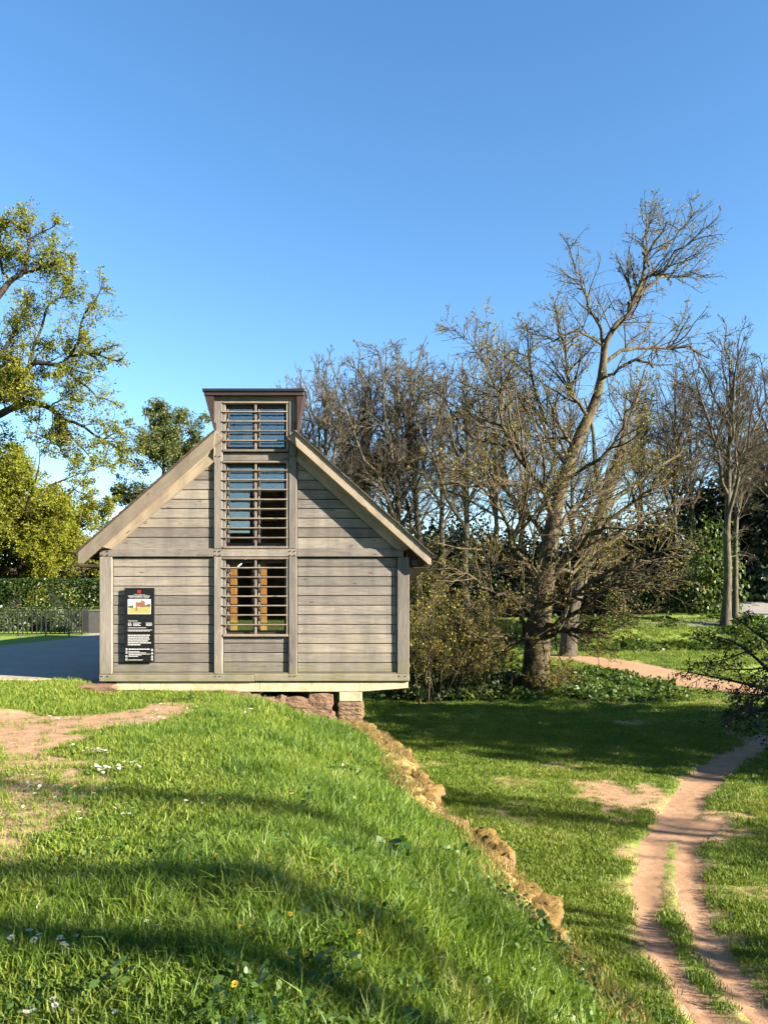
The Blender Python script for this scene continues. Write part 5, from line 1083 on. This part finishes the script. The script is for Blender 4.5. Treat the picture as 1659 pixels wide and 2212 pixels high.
# dry grass and moss tufts on the wall head
n = 700; Y = rng.uniform(3.5, 14.7, n); X = xwall(Y)-rng.uniform(0, .6, n)
wz = np.interp(Y, WY, WZ); drym = leafmat('dry_wall_grass', [(0, (.20, .13, .03)), (.5, (.36, .25, .08)), (1, (.52, .40, .18))], .25)
scatter('dry_wall_grass', [blades('dg%d' % k, 820+k, 22, .07, .03, .11, .005, drym, 1.2) for k in range(4)], X, Y, rng.uniform(.6, 1.2, n), 6, .4, 'dry straw-coloured grass tufts along the ruined wall', 'grass', .06)

# ------------------------------------------------------------------ flowers and small things
def disc_flower(name, n, r0, r1, cup, mat, zc=0.0, rows=1):
    V, q = [], []
    for row in range(rows):
        f = 1-.28*row
        for k in range(n):
            a = 2*math.pi*(k+.5*row)/n; b = math.pi/n*.9; o = len(V)
            V += [(r0*math.cos(a), r0*math.sin(a), zc+.002*row), (r1*f*.75*math.cos(a-b), r1*f*.75*math.sin(a-b), zc+cup*.6+.003*row), (r1*f*math.cos(a), r1*f*math.sin(a), zc+cup+.004*row), (r1*f*.75*math.cos(a+b), r1*f*.75*math.sin(a+b), zc+cup*.6+.003*row)]; q.append((o, o+1, o+2, o+3))
    return npmesh(name, np.array(V), [np.array(q)], mat, False)
def stalk(h, r, mat): v, q = tubes(np.array([[(0, 0, 0), (.004, 0, h*.5), (0, .003, h)]]), np.array([[r, r, r]]), 4); return npmesh('stalk', v, [q], mat, True)
def dome(r, h, mat):
    V = [(0, 0, h)]+[(r*math.cos(a*math.pi/4), r*math.sin(a*math.pi/4), 0) for a in range(8)]; return npmesh('disc', np.array(V), [np.array([(0, 1+k, 1+(k+1) % 8) for k in range(8)])], mat, True)
d_pet = disc_flower('petals', 12, .004, .016, .002, m_petal, .075); d_st = stalk(.075, .0012, m_weed); d_disc = dome(.0048, .004, m_yellow)
d_disc.transform(Matrix.Translation((0, 0, .076)))
rng = np.random.default_rng(33); spots = []
def cluster(px, py, n, sx, sy):
    for _ in range(n): spots.append((px+rng.normal(0, sx), py+rng.normal(0, sy)))
cluster(240, 1662, 30, 28, 6); cluster(215, 1628, 18, 20, 4); cluster(110, 1555, 8, 12, 3); cluster(335, 1560, 10, 15, 3); cluster(130, 1715, 22, 60, 12); cluster(40, 1690, 10, 30, 10); cluster(420, 1530, 16, 70, 10); cluster(520, 1540, 8, 20, 3); cluster(60, 2045, 18, 60, 14); cluster(90, 2195, 16, 70, 10); cluster(330, 1560, 6, 60, 10); cluster(200, 1755, 12, 90, 15); cluster(250, 1910, 6, 140, 20); cluster(500, 1730, 6, 120, 25)
spots += [(158, 1935), (190, 1897), (278, 1898), (240, 1934), (426, 1874), (436, 1886), (345, 2012), (316, 2006), (8, 2010), (10, 1998)]
for px, py in spots:
    x, y = G(px, py, .03); x, y = G(px, py, float(ground_z(x, y))+.04)
    if not (2.5 < y < 14.5) or px < -5: continue
    r = empty('daisy', (x, y, float(ground_z(x, y))), 'small white daisy in the short turf left of the bank', 'flower', 'white daisies in the turf'); r.rotation_euler = (rng.normal(.25, .25), rng.normal(0, .25), rng.uniform(0, 6)); k = rng.uniform(.6, .95)*(1+.05*y); r.scale = (k, k, k)
    for nm, me in (('petals', d_pet), ('disc', d_disc), ('stalk', d_st)): link(nm, me, r)
dn = disc_flower('petals', 18, .003, .013, .003, m_yellow, .11, 3); ds = stalk(.11, .0022, m_weed); dl = rosette('dleaf', 5, 9, .08, .05, m_weed).data
for px, py, lab in ((675, 2045, 'bright yellow dandelion, largest and nearest on the bank'), (735, 1655, 'yellow dandelion farthest up the bank near the pier'), (482, 1715, 'yellow dandelion in long grass left of the bank middle'), (585, 1838, 'yellow dandelion on the bank middle in long grass'), (412, 1835, 'left of two yellow dandelions above the middle shadow'), (464, 1833, 'right of two yellow dandelions above the middle shadow'), (618, 1960, 'small yellow dandelion at the lower shadow edge'), (168, 1695, 'yellow dandelion in the worn turf at left'), (768, 1992, 'yellow dandelion at the right end of the lower shadow'), (518, 2110, 'yellow dandelion near the bottom of the picture'), (795, 1732, 'small yellow dandelion near the ruined wall'), (535, 1980, 'half-open yellow dandelion inside the lower shadow')):
    z = 0.0
    for _ in range(12): x, y = G(px, py, z+.12); z = float(ground_z(x, y))
    r = empty('dandelion', (x, y, z), lab, 'flower', 'yellow dandelions on the bank'); k = rng.uniform(.95, 1.25); r.scale = (k, k, k); r.rotation_euler = (.45, rng.normal(0, .15), rng.uniform(-.5, .5))
    for nm, me in (('petals', dn), ('stalk', ds), ('leaves', dl)): link(nm, me, r)
# big leaves and a feather lying in the grass
def bladeleaf(L, w, curl, mat, seed):
    rng = np.random.default_rng(seed); t = np.linspace(0, 1, 7); wd = w*np.sin(np.pi*np.clip(t*.92+.06, 0, 1))**.8; z = t*L*math.cos(curl)+0*t; y = np.sin(t*1.5)*L*.2*math.sin(curl)
    V = np.concatenate([np.stack([-wd/2, y, z], -1), np.stack([0*t, y+.12*w, z], -1), np.stack([wd/2, y, z], -1)]); i = np.arange(6)
    q = np.concatenate([np.stack([i, i+7, i+8, i+1], -1), np.stack([i+7, i+14, i+15, i+8], -1)]); return npmesh('blade', V, [q], mat, True, {'tint': np.full(21, rng.uniform(.6, 1))})
def place(name, px, py, lift, label, catg, meshes, rot=(0, 0, 0), k=1.0):
    z = 0.0
    for _ in range(12): x, y = G(px, py, z+lift); z = float(ground_z(x, y))
    r = empty(name, (x, y, z), label, catg); r.rotation_euler = rot; r.scale = (k, k, k)
    for nm, me in meshes: link(nm, me, r)
place('dock_leaf', 890, 2060, .05, 'pair of upright dock leaves in the near shadow', 'plant', [('leaf', bladeleaf(.15, .035, .2, m_weed, 1)), ('leaf', bladeleaf(.14, .03, .5, m_weed, 2))], (0, 0, .5))
place('pale_leaf', 175, 1922, .04, 'pale green folded leaf standing in the near turf at left', 'leaf', [('leaf', bladeleaf(.075, .05, .3, m_lime, 3))], (.1, .5, .3))
place('dark_rosette', 590, 1830, .05, 'dark broad-leaved clump in the middle of the bank', 'plant', [('leaves', rosette('dr', 9, 22, .16, .12, m_weed).data)], (0, 0, 0), .9); place('dark_rosette', 840, 1840, .06, 'dark leafy burdock clump near the ruined wall', 'plant', [('leaves', rosette('dr', 10, 26, .22, .15, m_weed).data)], (0, 0, 0), .9)
place('white_feather', 1113, 2140, .05, 'small white feather caught in the near bank weeds', 'feather', [('vane', bladeleaf(.075, .03, .4, m_petal, 4)), ('quill', stalk(.09, .001, m_white))], (.2, .35, 0))
for px, py, rz, lab in ((950, 1972, .3, 'dry straw stalk lying near the middle bottom of the turf'), (400, 2035, 1.2, 'pale dry twig lying in the near turf')):
    place('dry_twig', px, py, .04, lab, 'twig', [('stem', stalk(.16, .002, m_drystem)), ('side_shoot', stalk(.05, .0014, m_drystem))], (0, 1.35, rz))
bpy.context.view_layer.update()
